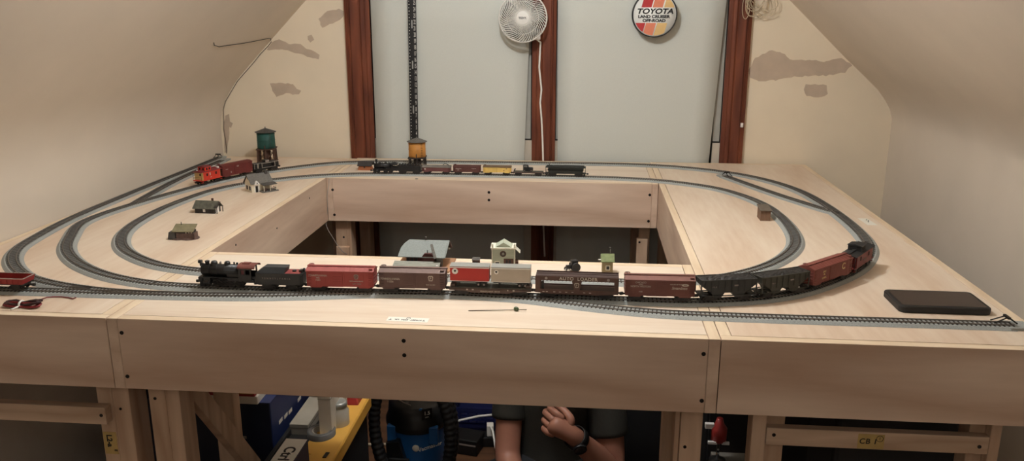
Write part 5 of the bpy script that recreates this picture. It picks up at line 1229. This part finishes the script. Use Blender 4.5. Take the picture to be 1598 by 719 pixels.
b = B(mat('nail_steel', (120, 116, 110), .4, metal=.8)); b.cyl((0, .012, .045), (0, -.018, .047), .0018, n=8); b.cyl((0, -.018, .047), (0, -.0195, .047), .004, n=10); b.build('nail', t)
p = at_y(1157, 195, YB-.02); t = thing('wall_hook', 'tiny white plastic hook on the side of the right window post', 'hook', (p.x+.0005, YB, p.z))
B(m_white).box(-.004, .006, -.026, 0, -.009, .009).build('plate', t, bevel=.0015)
b = B(m_white); b.tube([(.001, -.024, -.005), (.001, -.031, -.007), (.001, -.033, -.002)], .0022, 8); b.build('prong', t)
# ================================================================== under the tables
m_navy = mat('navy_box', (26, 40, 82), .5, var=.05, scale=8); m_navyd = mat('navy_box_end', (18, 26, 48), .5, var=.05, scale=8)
m_card = mat('grey_carton', (152, 144, 130), .8, var=.08, scale=20); m_whbox = mat('white_carton', (214, 206, 190), .7, var=.03)
m_yelp = mat('yellow_plastic', (222, 170, 76), .5, var=.04, scale=10); m_drk = mat('black_cabinet', (17, 16, 16), .6, var=.1)
m_redp = mat('dull_red', (150, 44, 40), .5)
# big navy box: right face runs away from the camera
q = at_y(421, 629, .50); zt = q.z; xr = q.x
t = thing('storage_box', 'large navy blue box with pale side marks under the left of the front table', 'box', (xr-.20, .50+.36, 0))
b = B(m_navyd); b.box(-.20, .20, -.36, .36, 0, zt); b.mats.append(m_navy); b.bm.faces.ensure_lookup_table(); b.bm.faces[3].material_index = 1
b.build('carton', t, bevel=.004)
B(m_navy).box(.165, .2004, -.3604, .3604, zt-.001, zt+.001).build('edge_band', t)
for u, v in ((438, 656), (446, 648), (453, 641), (467, 622)):      # pale printed marks on the side face
    p = ray(u, v); s = (xr - CAM.x)/p.x; w_ = CAM + p*s
    B(m_whbox).box(.2000, .2007, w_.y-.86-.013, w_.y-.86+.013, w_.z-.0055, w_.z+.0055).build('printed_mark', t)
for u, v, w2 in ((372, 664, .010), (372, 681, .012), (382, 682, .010), (371, 671, .014)):
    w_ = at_y(u, v, .50); B(m_card).box(w_.x-xr+.20-w2/2, w_.x-xr+.20+w2/2, -.3606, -.36, w_.z-.004, w_.z+.004).build('printed_mark', t)
t = thing('board_game_box', 'flat red and white box lying on top of the large navy box', 'box', (xr-.135, .50+.186, zt+.001), radians(.5))
B(m_whbox).box(-.14, .105, -.20, .22, 0, .024).build('tray', t, bevel=.002); B(m_redp).box(-.143, .100, -.204, .223, .0245, .055).build('lid', t, bevel=.002)
b = B(mat('gold_print', (176, 128, 60), .5)); b.box(.03, .095, -.2052, -.204, .032, .046); b.build('print_band', t)
b = B(m_card); b.box(-.06, -.03, -.2008, -.20, .005, .018); b.build('mark', t)
# tool chest with a yellow tray top
ZY = .46
a0 = at_z(517, 719, ZY); a1 = at_z(577, 621, ZY); xo = (a0.x + a1.x)/2; y0 = a0.y - .10; y1 = a1.y + .03
xi = at_z(480, 716, ZY).x
t = thing('tool_chest', 'black tool chest with a yellow notched tray rim beside the navy box', 'tool chest', (xo, y0, 0)); ln = y1-y0; wd = xo - xr - .012
B(m_drk).box(-wd, -.012, .01, ln-.01, 0, ZY-.03).build('body', t, bevel=.006)
b = B(m_yelp)
b.prism([(-.062, ZY-.004), (-.004, ZY), (0, ZY-.006), (0, ZY-.042), (-.012, ZY-.042), (-.012, ZY-.012), (-.062, ZY-.014)], 'y', 0, ln)
for f in (.17, .40, .62, .84):
    b.hull([(-.100, ln*f-.05, ZY-.013), (-.060, ln*f-.065, ZY-.013), (-.060, ln*f+.055, ZY-.013), (-.100, ln*f+.045, ZY-.013)], [(-.100, ln*f-.05, ZY-.005), (-.060, ln*f-.065, ZY-.004), (-.060, ln*f+.055, ZY-.004), (-.100, ln*f+.045, ZY-.005)])
b.box(-wd, -.012, 0, .02, ZY-.042, ZY-.010); b.box(-wd, -.012, ln-.02, ln, ZY-.042, ZY-.010); b.use(m_drk).box(-wd, -wd+.012, 0, ln, ZY-.042, ZY-.014)
b.build('tray_rim', t, bevel=.0015)
B(m_drk).box(-wd+.02, -.012, .02, ln-.02, ZY-.045, ZY-.035).build('tray_floor', t)
for u, v in ((509, 709), (563, 620.5)):
    p = at_z(u, v, ZY); bb = B(m_hole); bb.hull([(p.x-xo-.006, p.y-y0-.014, ZY-.006), (p.x-xo+.004, p.y-y0-.014, ZY-.006), (p.x-xo+.006, p.y-y0+.012, ZY-.006), (p.x-xo-.004, p.y-y0+.012, ZY-.006)], [(p.x-xo-.006, p.y-y0-.014, ZY+.0006), (p.x-xo+.004, p.y-y0-.014, ZY+.0006), (p.x-xo+.006, p.y-y0+.012, ZY+.0006), (p.x-xo-.004, p.y-y0+.012, ZY+.0006)]); bb.build('slot', t)
ZT0 = ZY - .034
# tape roll
p = at_z(512, 682, ZY-.01); t = thing('tape_roll', 'roll of grey tape lying in the yellow tray', 'tape roll', (p.x-.018, p.y, ZT0+.001))
b = B(mat('grey_tape', (98, 96, 92), .5, var=.06)); b.lathe([(.026, 0), (.039, 0), (.039, .045), (.026, .045), (.026, 0)], 32, caps=False); b.build('tape', t)
b = B(m_card); b.lathe([(.0235, 0), (.026, 0), (.026, .045), (.0235, .045), (.0235, 0)], 32, caps=False); b.build('core', t)
# cartons standing in the tray
def carton(label, u, v, w, d, h, m, zb, back=.0, rz=0, flap=True, name='carton'):
    p = at_z(u, v, zb + h); t = thing(name, label, 'box', (p.x, p.y, zb), rz)
    B(m).box(-w/2, w/2, 0, d, 0, h).build('body', t, bevel=.0015)
    if flap: B(m_slit).box(-w/2-.0004, w/2+.0004, -.0004, d+.0004, h-.012, h-.0112).build('flap_seam', t)
    return t
carton('white carton lying low in the yellow tray behind the tape roll', 511, 641, .042, .12, .085, m_whbox, ZT0+.001)
carton('tall white carton at the far end of the yellow tray', 505, 617, .036, .08, .15, m_whbox, ZT0+.001)
carton('grey worn carton leaning along the navy box inside the tray', 466, 662, .055, .50, .035, m_card, ZT0+.001)
p = at_z(530, 640, ZY+.04); t = thing('glass_jar', 'cloudy jar with a metal lid standing in the yellow tray', 'jar', (p.x, p.y, ZT0+.001))
b = B(mat('cloudy_plastic', (188, 182, 168), .35, var=.05)); b.lathe([(.022, 0), (.026, .004), (.026, .075), (.020, .084), (.020, .088)], 22); b.build('jar_body', t)
b = B(m_silver); b.lathe([(.022, .086), (.022, .100), (.018, .102)], 22); b.build('lid', t)
p = at_z(543, 624, ZY); t = thing('plastic_clamp', 'dull red plastic clamp lying on the far end of the yellow tray', 'clamp', (p.x-.01, p.y, ZT0+.03))
b = B(m_redp); b.hull([(-.06, -.02, 0), (.05, -.03, 0), (.05, .03, 0), (-.06, .03, 0)], [(-.05, -.012, .03), (.045, -.02, .022), (.045, .02, .022), (-.05, .02, .03)]); b.build('jaw', t, bevel=.003)
b = B(m_redp); b.tube([(-.05, 0, .02), (-.09, .01, .03), (-.12, .012, .022)], .008, 8); b.build('grip', t)
# small navy box with the white lettered label
p = at_z(463, 684, ZT0+.10); t = thing('small_box', 'small dark blue box with a white lettered top in front of the tape roll', 'box', (p.x, p.y-.16, ZT0+.001))
B(m_navy).box(-.028, .030, -.08, .16, 0, .0985).build('carton', t, bevel=.0015)
lb = B(m_lab).box(-.027, .029, -.08, .158, .0985, .0992).build('label', t)
text('lettering', 'Ctrl', .040, m_ink, lb, (.001, .085, .0994), (0, 0, -pi/2), bold=.0008)
b = B(m_ink); b.prism([(-.006, -.02), (.006, -.012), (.004, .006), (-.007, .002)], 'z', .0992, .0996); b.build('mark', lb)
b = B(m_whbox); text('lettering', 'PLA', .030, m_key, t, (.0302, .03, .05), (pi/2, 0, pi/2))
b.bm.free()

# ---- wet/dry vacuum
VY = 1.02; q = at_y(652, 668, VY); vx = q.x; zl = at_y(652, 674, VY-.10).z; zt = at_y(652, 612, VY-.03).z
t = thing('shop_vacuum', 'small black and blue canister vacuum with its hose wrapped round under the front table', 'vacuum cleaner', (vx, VY, 0)); R = .098
m_vb = mat('vacuum_blue', (28, 92, 156), .4, var=.04, scale=8); m_vk = mat('vacuum_black', (22, 22, 23), .38)
b = B(m_vb); b.lathe([(R*.86, .035), (R*.9, .045), (R*.98, zl-.02), (R*.98, zl)], 36); b.build('drum', t)
b = B(m_vk); b.lathe([(R*1.04, zl-.012), (R*1.08, zl-.006), (R*1.08, zl+.012), (R*1.0, zl+.030), (R*.96, zl+.07), (R*.78, zt-.035), (R*.5, zt-.012), (R*.2, zt-.004)], 36); b.build('motor_head', t)
b = B(m_vk); b.tube([(-.05, -.01, zt-.03), (-.045, -.01, zt+.012), (.045, -.01, zt+.012), (.05, -.01, zt-.03)], .010, 8); b.build('handle', t)
b = B(m_vb); b.cyl((.030, -R*.78, zt-.040), (.030, -R*.86, zt-.042), .008, n=16); b.build('switch_button', t)
for s in (-1, 1): b = B(m_vb); b.box(*sorted((s*.055, s*.085)), -R*.92, -R*.70, zl-.05, zl+.012); b.build('latch', t, bevel=.003)
lb = B(m_ink).box(-.017, .017, -.002, .002, -.020, .018).build('label', t, (.050, -R*.86, zl+.060), .5)
text('lettering', '1.5', .018, m_white, lb, (0, -.0022, .002), (pi/2, 0, 0), bold=.0003); text('lettering', 'H.P.', .008, m_white, lb, (0, -.0022, -.012), (pi/2, 0, 0))
text('lettering', 'Vacmaster', .020, m_lab, t, (.058, -R*.86, zl-.060), (pi/2, -.10, .55), bold=.0003)
b = B(m_lab); b.lathe([(.001, 0), (.012, 0), (.012, .0015), (.001, .0015)], 20, (.012, -R*.985, zl-.062), 'y'); b.build('emblem', t)
b = B(m_vk)
for a in range(5):
    an = a*2*pi/5 + .3; b.cyl((R*.85*cos(an), R*.85*sin(an), .012), (R*.85*cos(an)+.012, R*.85*sin(an), .012), .012, n=12); b.box(R*.8*cos(an)-.01, R*.8*cos(an)+.01, R*.8*sin(an)-.01, R*.8*sin(an)+.01, .018, .045)
b.build('casters', t)
b = B(m_vk); b.hull([(-.085, -R*1.02, .10), (-.005, -R*1.16, .10), (-.005, -R*.9, .10), (-.085, -R*.6, .10)], [(-.088, -R*1.02, zl-.045), (-.040, -R*1.16, zl-.030), (-.040, -R*.9, zl-.030), (-.088, -R*.6, zl-.045)])
for i in range(4): z = zl-.10 - .022*i; b.box(-.075, -.008, -R*1.2, -R*1.1, z, z+.008)
b.build('accessory_holder', t, bevel=.003)
m_hose = mat('ribbed_hose', (26, 26, 27), .45)
b = B(m_hose); pts = []; rs = []
N = 620
for i in range(N):
    f = i/(N-1); a = pi*.35 + 2*pi*2.12*f; rx = .138 - .014*f; rzv = .25 - .02*f
    pts.append((.012 + rx*cos(a), -.10 + .012*sin(f*12) - .05*f, .30 + rzv*sin(a) - .02*f)); rs.append(.0175 + (.0022 if i % 4 < 2 else 0))
b.tube(pts, .018, 12, rs=rs); b.build('hose', t)
b = B(m_vk); e = Vector(pts[-1]); b.cyl(e, e + Vector((.03, -.01, .055)), .020, .024, 16); b.build('hose_cuff', t)
b = B(m_key); b.tube([(-.055, -R*.55, zt-.012), (-.03, -R*.7, zt-.020), (-.005, -R*.75, zt-.026)], .0022, 6); b.build('wand_clip', t)

# ---- crate, power strip and leads on the floor
p0 = at_y(712, 630, 1.42); p1 = at_y(800, 668, 1.42)
t = thing('plastic_crate', 'dark blue lattice crate on the floor behind the vacuum', 'crate', ((p0.x+p1.x)/2+.02, 1.42, 0)); wq = .30; hz = p0.z - .02
m_cr = mat('crate_blue', (20, 28, 74), .5)
b = B(m_cr)
for (dx, y) in ((0, 0), (0, .22)):
    for i in range(10): x = -wq/2 + wq*i/9; b.box(x-.004, x+.004, y-.003, y+.003, .01, hz)
    for i in range(5): z = .015 + (hz-.03)*i/4; b.box(-wq/2, wq/2, y-.0035, y+.0035, z, z+.009 + (.012 if i in (0, 4) else 0))
for x in (-wq/2, wq/2):
    for i in range(7): y = .22*i/6; b.box(x-.003, x+.003, y-.004, y+.004, .01, hz)
    for i in range(5): z = .015 + (hz-.03)*i/4; b.box(x-.0035, x+.0035, 0, .22, z, z+.009 + (.012 if i in (0, 4) else 0))
b.build('lattice', t); B(m_cr).box(-wq/2, wq/2, 0, .22, .004, .012).build('base', t)
q = at_z(712, 690, .05); t = thing('power_strip', 'black power supply box with a small lit indicator on the floor', 'power supply', (q.x, q.y+.05, 0), radians(-12))
B(m_black).box(-.11, .09, -.045, .045, 0, .062).build('housing', t, bevel=.004)
b = B(mat('led_orange', (255, 190, 120), .3, emit=((255, 190, 120), 3.0))); b.ball((-.015, -.0455, .046), .0045, 10, 6); b.build('indicator', t)
b = B(m_key); b.box(.02, .085, -.0458, -.045, .040, .046); b.build('label', t)
q = at_z(745, 690, .04); t = thing('socket_strip', 'black outlet strip with a white plug beside the seated person', 'outlet strip', (q.x, q.y+.06, 0), radians(8))
B(m_black).box(-.11, .11, -.028, .028, 0, .040).build('housing', t, bevel=.003)
b = B(m_white); b.box(.028, .054, -.020, .012, .040, .085); b.build('plug', t, bevel=.003)
b = B(m_white); b.tube([(.041, -.010, .082), (.050, -.04, .075), (.058, -.08, .03), (.075, -.13, .006), (.11, -.17, .005)], .004, 8); b.build('lead', t)
p = [at_y(703, 660, 1.38), at_y(720, 655, 1.38), at_y(748, 649, 1.38), at_y(775, 646.5, 1.38)]
b = B(m_white); b.tube([p[0] + Vector((-.01, 0, -.03))] + p, .0048, 8); tag(b.build('power_cable'), 'white cable stretched across the front of the blue crate', 'cable')
q0 = at_z(560, 692, .006); q1 = at_z(584, 693.5, .006)
b = B(m_cord); b.tube([q0 + Vector((-.18, .05, 0)), q0, q1, q1 + Vector((.12, .02, 0))], .0055, 8); tag(b.build('power_cable'), 'pale extension cable lying on the floor left of the vacuum', 'cable')
# ---- black cabinet and red tool on the right
p = at_y(1104, 645, .95); p2 = Vector((1.79, 0, 0))
t = thing('storage_cabinet', 'black storage cabinet standing under the right table', 'cabinet', ((p.x+p2.x)/2, .95, 0)); wd = p2.x-p.x; hc = .83
B(m_drk).box(-wd/2, wd/2, 0, .42, .03, hc).build('carcass', t, bevel=.003)
for s in (-1, 1): B(m_drk).box(*sorted((s*.003, s*(wd/2-.006))), -.016, -.001, .05, hc-.02).build('door', t, bevel=.002)
B(m_drk).box(-wd/2+.01, wd/2-.01, .01, .41, 0, .03).build('plinth', t)
zs = at_y(1135, 714, .56).z; q = at_y(1135, 714, .56)
t = thing('side_table', 'grey-topped stand holding the red tool between the right legs', 'stand', (q.x+.02, .54, 0))
B(mat('grey_laminate', (110, 106, 98), .5)).box(-.06, .075, -.05, .05, zs-.018, zs).build('top', t, bevel=.002)
for x in (-.05, .065):
    for y in (-.04, .04): B(m_black).box(x-.006, x+.006, y-.006, y+.006, 0, zs-.018).build('leg', t)
q = at_y(1121, 690, .54)
t = thing('hand_tool', 'red and black tool with white grips standing on the grey-topped stand', 'tool', (q.x, .54, zs))
top_z = at_y(1121, 652, .54).z - zs; b = B(m_black); b.lathe([(.022, 0), (.022, .006), (.004, .010), (.004, top_z*.45)], 16); b.build('stem', t)
b = B(m_redp); b.lathe([(.006, top_z*.42), (.020, top_z*.5), (.021, top_z*.78), (.012, top_z*.88), (.008, top_z)], 16); b.build('body', t)
b = B(m_white); b.box(-.038, -.014, -.006, .006, top_z*.76, top_z*.88); b.build('grip', t, bevel=.002)
b = B(m_white); b.box(-.030, -.006, -.018, -.010, top_z*.46, top_z*.52).box(.006, .026, -.018, -.010, top_z*.46, top_z*.52); b.build('grip', t, bevel=.001)
for f in (.2, .29): b = B(m_silver); b.ball((0, -.004, top_z*f), .0028, 8, 6); b.build('stud', t)
# black duffel shape added to darken the gap behind the person
m_bag = mat('black_nylon', (20, 20, 22), .7, var=.15, scale=60, bump=.3)
t = thing('dark_backing', 'black duffel shape added to darken the gap behind the seated person', 'backing', (1.13, 1.24, 0), radians(4))
rows = []
for j, (z, k) in enumerate(((0, .86), (.02, .97), (.18, 1.02), (.34, 1.0), (.46, .9), (.53, .66), (.555, .3))):
    rows.append([((abs(cos(a*pi/18))**.6)*(1 if cos(a*pi/18) >= 0 else -1)*.215*k, (abs(sin(a*pi/18))**.6)*(1 if sin(a*pi/18) >= 0 else -1)*.12*k, z + .008*sin(a*.9 + j)*(j > 1)) for a in range(36)])
b = B(m_bag); b.grid(rows, closed=True); b.bm.verts.ensure_lookup_table(); b.f([b.bm.verts[i] for i in range(36)][::-1]); b.f([b.bm.verts[6*36+i] for i in range(36)]); b.build('bag_body', t)
b = B(m_black)
for s in (-1, 1): b.tube([(-.09, s*.118, .30), (-.085, s*.09, .52), (-.06, s*.03, .60), (.06, s*.03, .60), (.085, s*.09, .52), (.09, s*.118, .30)], .008, 6)
b.build('carry_straps', t)
b = B(m_key); b.box(-.15, .15, -.004, .004, .552, .558); b.build('zip', t)

t = thing('dark_filler', 'black case shape added to darken the space behind the lettered rail of the right table', 'dark_filler', (1.655, .19, 0))  # black case shape added to keep the space behind the rail dark
B(m_bag).prism([(-.135, .03), (.135, .03), (.145, .05), (.145, .79), (.120, .815), (-.120, .815), (-.145, .79), (-.145, .05)], 'y', 0, .20).build('shell', t, bevel=.012)
b = B(m_black); b.tube([(-.05, .10, .812), (-.05, .10, .835), (.05, .10, .835), (.05, .10, .812)], .007, 8); b.build('handle', t)
for x in (-.11, .11):
    for y in (.03, .17): b = B(m_black); b.cyl((x-.012, y, .018), (x+.012, y, .018), .018, n=14); b.box(x-.006, x+.006, y-.006, y+.006, .018, .035); b.build('wheel', t)
# ================================================================== person sitting on the floor inside the opening
m_skin = mat('skin', (158, 108, 88), .5, var=.06, scale=25)
m_shirt = mat('dark_tshirt', (44, 42, 36), .85, var=.12, scale=120, bump=.3); m_pants = mat('black_trousers', (30, 31, 34), .85, var=.1, scale=90)
m_hair = mat('brown_hair', (58, 44, 34), .7, var=.3, scale=200, stretch=(1, 1, .1)); m_shoe = mat('dark_shoes', (40, 40, 42), .6)
PX, PY = .885, .93
def K(u, v, y): return at_y(u, v, y)
def skinned(name, chains, m, parent, sub=2):
    """one continuous skin surface from chains of (point, radius); chains share joints by equal coordinates"""
    V = []; E = []; Rr = []; idx = {}
    def vid(p, r):
        k = (round(p[0], 5), round(p[1], 5), round(p[2], 5))
        if k not in idx: idx[k] = len(V); V.append(Vector(p)); Rr.append(r)
        return idx[k]
    for ch in chains:
        ids = [vid(p, r) for p, r in ch]
        for a, c in zip(ids, ids[1:]): E.append((a, c))
    me = bpy.data.meshes.new(name); me.from_pydata(V, E, []); me.materials.append(m)
    o = bpy.data.objects.new(name, me); COL.objects.link(o); o.parent = parent
    md = o.modifiers.new('skin', 'SKIN'); md.use_smooth_shade = True
    # mark one root per connected island
    seen = set(); adj = {i: [] for i in range(len(V))}
    for a, c in E: adj[a].append(c); adj[c].append(a)
    sv = me.skin_vertices[0].data
    for i, r in enumerate(Rr): sv[i].radius = (r, r) if not isinstance(r, tuple) else r
    for i in range(len(V)):
        if i in seen: continue
        sv[i].use_root = True; st = [i]
        while st:
            k = st.pop()
            if k in seen: continue
            seen.add(k); st += adj[k]
    s = o.modifiers.new('sub', 'SUBSURF'); s.levels = sub; s.render_levels = sub
    return o
per = thing('person', 'person in a dark t-shirt and wristwatch sitting under the layout with one hand raised', 'person', (PX, PY, 0))
O = Vector((PX, PY, 0)); W_ = lambda p: (p - O)
# joints (world space), the picture-left arm hangs, the picture-right arm is bent up
pel = Vector((PX-.01, PY+.03, .11)); waist = Vector((PX-.01, PY+.045, .27)); chest = Vector((PX-.010, PY+.03, .44)); neck = Vector((PX-.01, PY-.005, .555)); 
head = Vector((PX-.01, PY-.085, .67)); crown = Vector((PX-.01, PY-.105, .74))
sl = K(797, 606, PY-.01); el = K(791, 716, PY-.10); wl_ = Vector((el.x+.09, el.y-.20, .19)); 
sr = K(944, 612, PY-.01); er = K(957, 736, PY-.09); wr_ = K(892, 677, PY-.22)
knL = Vector((PX-.30, PY-.22, .16)); anL = Vector((PX+.02, PY-.34, .07)); knR = Vector((PX+.29, PY-.20, .16)); anR = Vector((PX-.05, PY-.22, .07))
mid = lambda a, c, f=.5: a.lerp(c, f)
body = [
 [(W_(pel), .090), (W_(waist), .095), (W_(chest), .105), (W_(Vector((chest.x, chest.y, .52))), .085), (W_(neck), .052), (W_(head + Vector((0, .035, -.06))), .05)],
 [(W_(Vector((chest.x, chest.y, .52))), .085), (W_(sl), .055), (W_(mid(sl, el, .45)), .045), (W_(el), .043), (W_(mid(el, wl_, .3)), .044), (W_(mid(el, wl_, .75)), .033), (W_(wl_), .028)],
 [(W_(Vector((chest.x, chest.y, .52))), .085), (W_(sr), .058), (W_(mid(sr, er, .45)), .050), (W_(er), .043), (W_(mid(er, wr_, .3)), .045), (W_(mid(er, wr_, .72)), .034), (W_(wr_), .029)],
 [(W_(pel), .090), (W_(mid(pel, knL, .5)), .066), (W_(knL), .046), (W_(mid(knL, anL, .35)), .044), (W_(anL), .034)],
 [(W_(pel), .090), (W_(mid(pel, knR, .5)), .066), (W_(knR), .046), (W_(mid(knR, anR, .35)), .044), (W_(anR), .034)],
]
def hand(wr, d, side, nrm, curl=.9, k=1.0):
    """palm and five bent fingers; d: finger direction, side: direction towards the thumb, nrm: palm normal (fingers curl to it)"""
    d = d.normalized(); nrm = (nrm - d*nrm.dot(d)).normalized(); side = (side - d*side.dot(d) - nrm*side.dot(nrm)).normalized(); ch = []
    pc = wr + d*.045*k
    ch.append([(W_(wr), .029), (W_(wr + d*.022*k), (.030)), (W_(pc), .033), (W_(wr + d*.075*k), .030)])
    for i, (off, L) in enumerate(((.030, .070), (.011, .080), (-.009, .074), (-.028, .058))):
        p = wr + d*(.070 - .004*abs(i-1))*k + side*off*k; c = curl*(1 + .08*i); pts = [(W_(wr + d*.04*k + side*off*.8*k), .0125)]; a = .15
        pts.append((W_(p), .0112))
        for seg, r in ((.46, .0102), (.32, .0095), (.24, .0082)):
            a += c*.55; p = p + (d*cos(a) + nrm*sin(a))*L*seg*k; pts.append((W_(p), r))
        ch.append(pts)
    p = wr + d*.020*k + side*.026*k; pts = [(W_(wr + d*.016*k + side*.010*k), .016), (W_(p + side*.010*k), .0145)]
    q = p + side*.010*k
    for dd, L, r in (((d*.80 + side*.25 + nrm*.55), .036, .0118), ((d*.75 - side*.05 + nrm*.65), .030, .0098)):
        q = q + dd.normalized()*L*k; pts.append((W_(q), r))
    ch.append(pts); return ch
# raised hand: fingers point picture-left and up, palm towards the chest, thumb up
hd = K(842, 650, PY-.225) - wr_
body_r = hand(wr_, hd, Vector((.5, -.05, .85)), Vector((-.2, .97, -.15)), 1.45, 1.05)
body_l = hand(wl_, Vector((.9, -.35, -.1)), Vector((.2, -.6, .7)), Vector((0, .2, -1)), .6, 1.0)
# join palm roots to the wrists by sharing the wrist vertex
skin = skinned('body', body + [body_r[0], body_l[0]] + body_r[1:] + body_l[1:], m_skin, per)
# head with face, bowed slightly forward
b = B(m_skin); rows = []
for j in range(1, 18):
    th = pi*j/18; z = cos(th); ring_ = []
    for i in range(28):
        ph = 2*pi*i/28; x, y = cos(ph), sin(ph)
        w = .076*sin(th); dpt = .094*sin(th); jaw = 1 - .22*max(0, -z)
        X = x*w*jaw; Y = y*dpt*(1 - .08*max(0, -z)); Zz = z*.112
        if y < -.55:
            f = (-y-.55)/.45; Y -= .022*f*math.exp(-((z+.02)/.22)**2)*math.exp(-(x/.22)**2)      # nose
            Y += .010*f*math.exp(-((z-.14)/.12)**2)*(math.exp(-((x-.42)/.2)**2) + math.exp(-((x+.42)/.2)**2))   # eye sockets
            Y -= .006*f*math.exp(-((z+.42)/.10)**2)*math.exp(-(x/.4)**2)      # lips
        ring_.append((X, Y, Zz))
    rows.append(ring_)
b.grid(rows, closed=True); n0 = len(b.bm.verts); b.bm.verts.ensure_lookup_table()
tp = b.v((0, 0, .112)); bt = b.v((0, 0, -.112)); b.bm.verts.ensure_lookup_table()
for i in range(28): b.f([tp, b.bm.verts[i], b.bm.verts[(i+1) % 28]], True); b.f([bt, b.bm.verts[16*28+(i+1) % 28], b.bm.verts[16*28+i]], True)
for s in (-1, 1): b.ball((s*.078, .008, .0), .026, 10, 8, (.35, .6, 1.1))
hb_ = b.build('head', per, loc=W_(head), rot=(.45, 0, 0))
for s in (-1, 1):
    e = B(m_white); e.ball((s*.030, -.079, .016), .0105, 12, 8); e.use(m_hole).ball((s*.030, -.0865, .015), .0045, 8, 6); e.build('eye', hb_)
b = B(mat('lips', (150, 88, 78), .5)); b.ball((0, -.090, -.047), .011, 12, 6, (2.0, .5, .45)); b.build('mouth', hb_)
b = B(m_hair); rows = []
for j in range(0, 9):
    th = pi*(j+.4)/16; rr_ = []
    for i in range(28):
        ph = 2*pi*i/28; fr = 1.0 if sin(ph) > -.3 else .62
        t2 = th*fr + .05*random.uniform(-1, 1); rr_.append((cos(ph)*.083*sin(t2), .006 + sin(ph)*.102*sin(t2), cos(t2)*.120))
    rows.append(rr_)
b.grid(rows, closed=True); tpv = b.v((0, .006, .121)); b.bm.verts.ensure_lookup_table()
for i in range(28): b.f([tpv, b.bm.verts[i], b.bm.verts[(i+1) % 28]], True)
o = b.build('hair', hb_); md = o.modifiers.new('s', 'SOLIDIFY'); md.thickness = .008; md.offset = 1
# clothes follow the body a little outside it
ft = W_(Vector((chest.x, chest.y, .52)))
skinned('tshirt', [[(W_(pel) + Vector((0, 0, -.01)), .150), (W_(mid(pel, waist, .5)), .148), (W_(waist), .142), (W_(chest), .145), (ft, .098), (W_(mid(chest, neck, .93)), .066)],
    [(ft, .098), (W_(sl), .068), (W_(mid(sl, el, .40)), .060), (W_(mid(sl, el, .46)), .061)],
    [(ft, .098), (W_(sr), .072), (W_(mid(sr, er, .50)), .066), (W_(mid(sr, er, .57)), .067)]], m_shirt, per)
skinned('trousers', [[(W_(pel) + Vector((0, 0, .01)), .128), (W_(mid(pel, waist, .6)), .118)], [(W_(pel) + Vector((0, 0, .01)), .128), (W_(mid(pel, knL, .5)), .096), (W_(knL), .078), (W_(mid(knL, anL, .4)), .070), (W_(mid(knL, anL, .98)), .056)],
    [(W_(pel) + Vector((0, 0, .01)), .128), (W_(mid(pel, knR, .5)), .096), (W_(knR), .078), (W_(mid(knR, anR, .4)), .070), (W_(mid(knR, anR, .98)), .056)]], m_pants, per)
for an, s in ((anL, 1), (anR, -1)): skinned('shoe', [[(W_(an) + Vector((-s*.02, .01, -.01)), .044), (W_(an) + Vector((s*.05, -.02, -.026)), .042), (W_(an) + Vector((s*.13, -.05, -.030)), .036), (W_(an) + Vector((s*.17, -.07, -.034)), .026)]], m_shoe, per)
# wristwatch
wd_ = (wr_ - er).normalized(); wc = wr_ - wd_*.030; b = B(m_black)
u1 = wd_.cross(Vector((0, 1, 0))).normalized(); u2 = wd_.cross(u1).normalized()
ringp = lambda r, o_: [W_(wc + wd_*o_ + u1*r*cos(a*pi/12) + u2*r*sin(a*pi/12)) for a in range(24)]
b.grid([ringp(.0335, -.014), ringp(.0365, -.013), ringp(.0365, .013), ringp(.0335, .014), ringp(.0335, -.014)], closed=True); wt = b.build('watch', per)
fc = wc + u2*.036; nn = u2
b = B(m_black); b.cyl(W_(fc), W_(fc + nn*.008), .021, n=24); b.use(m_glass).cyl(W_(fc + nn*.008), W_(fc + nn*.0086), .018, n=24); b.build('watch_face', wt)
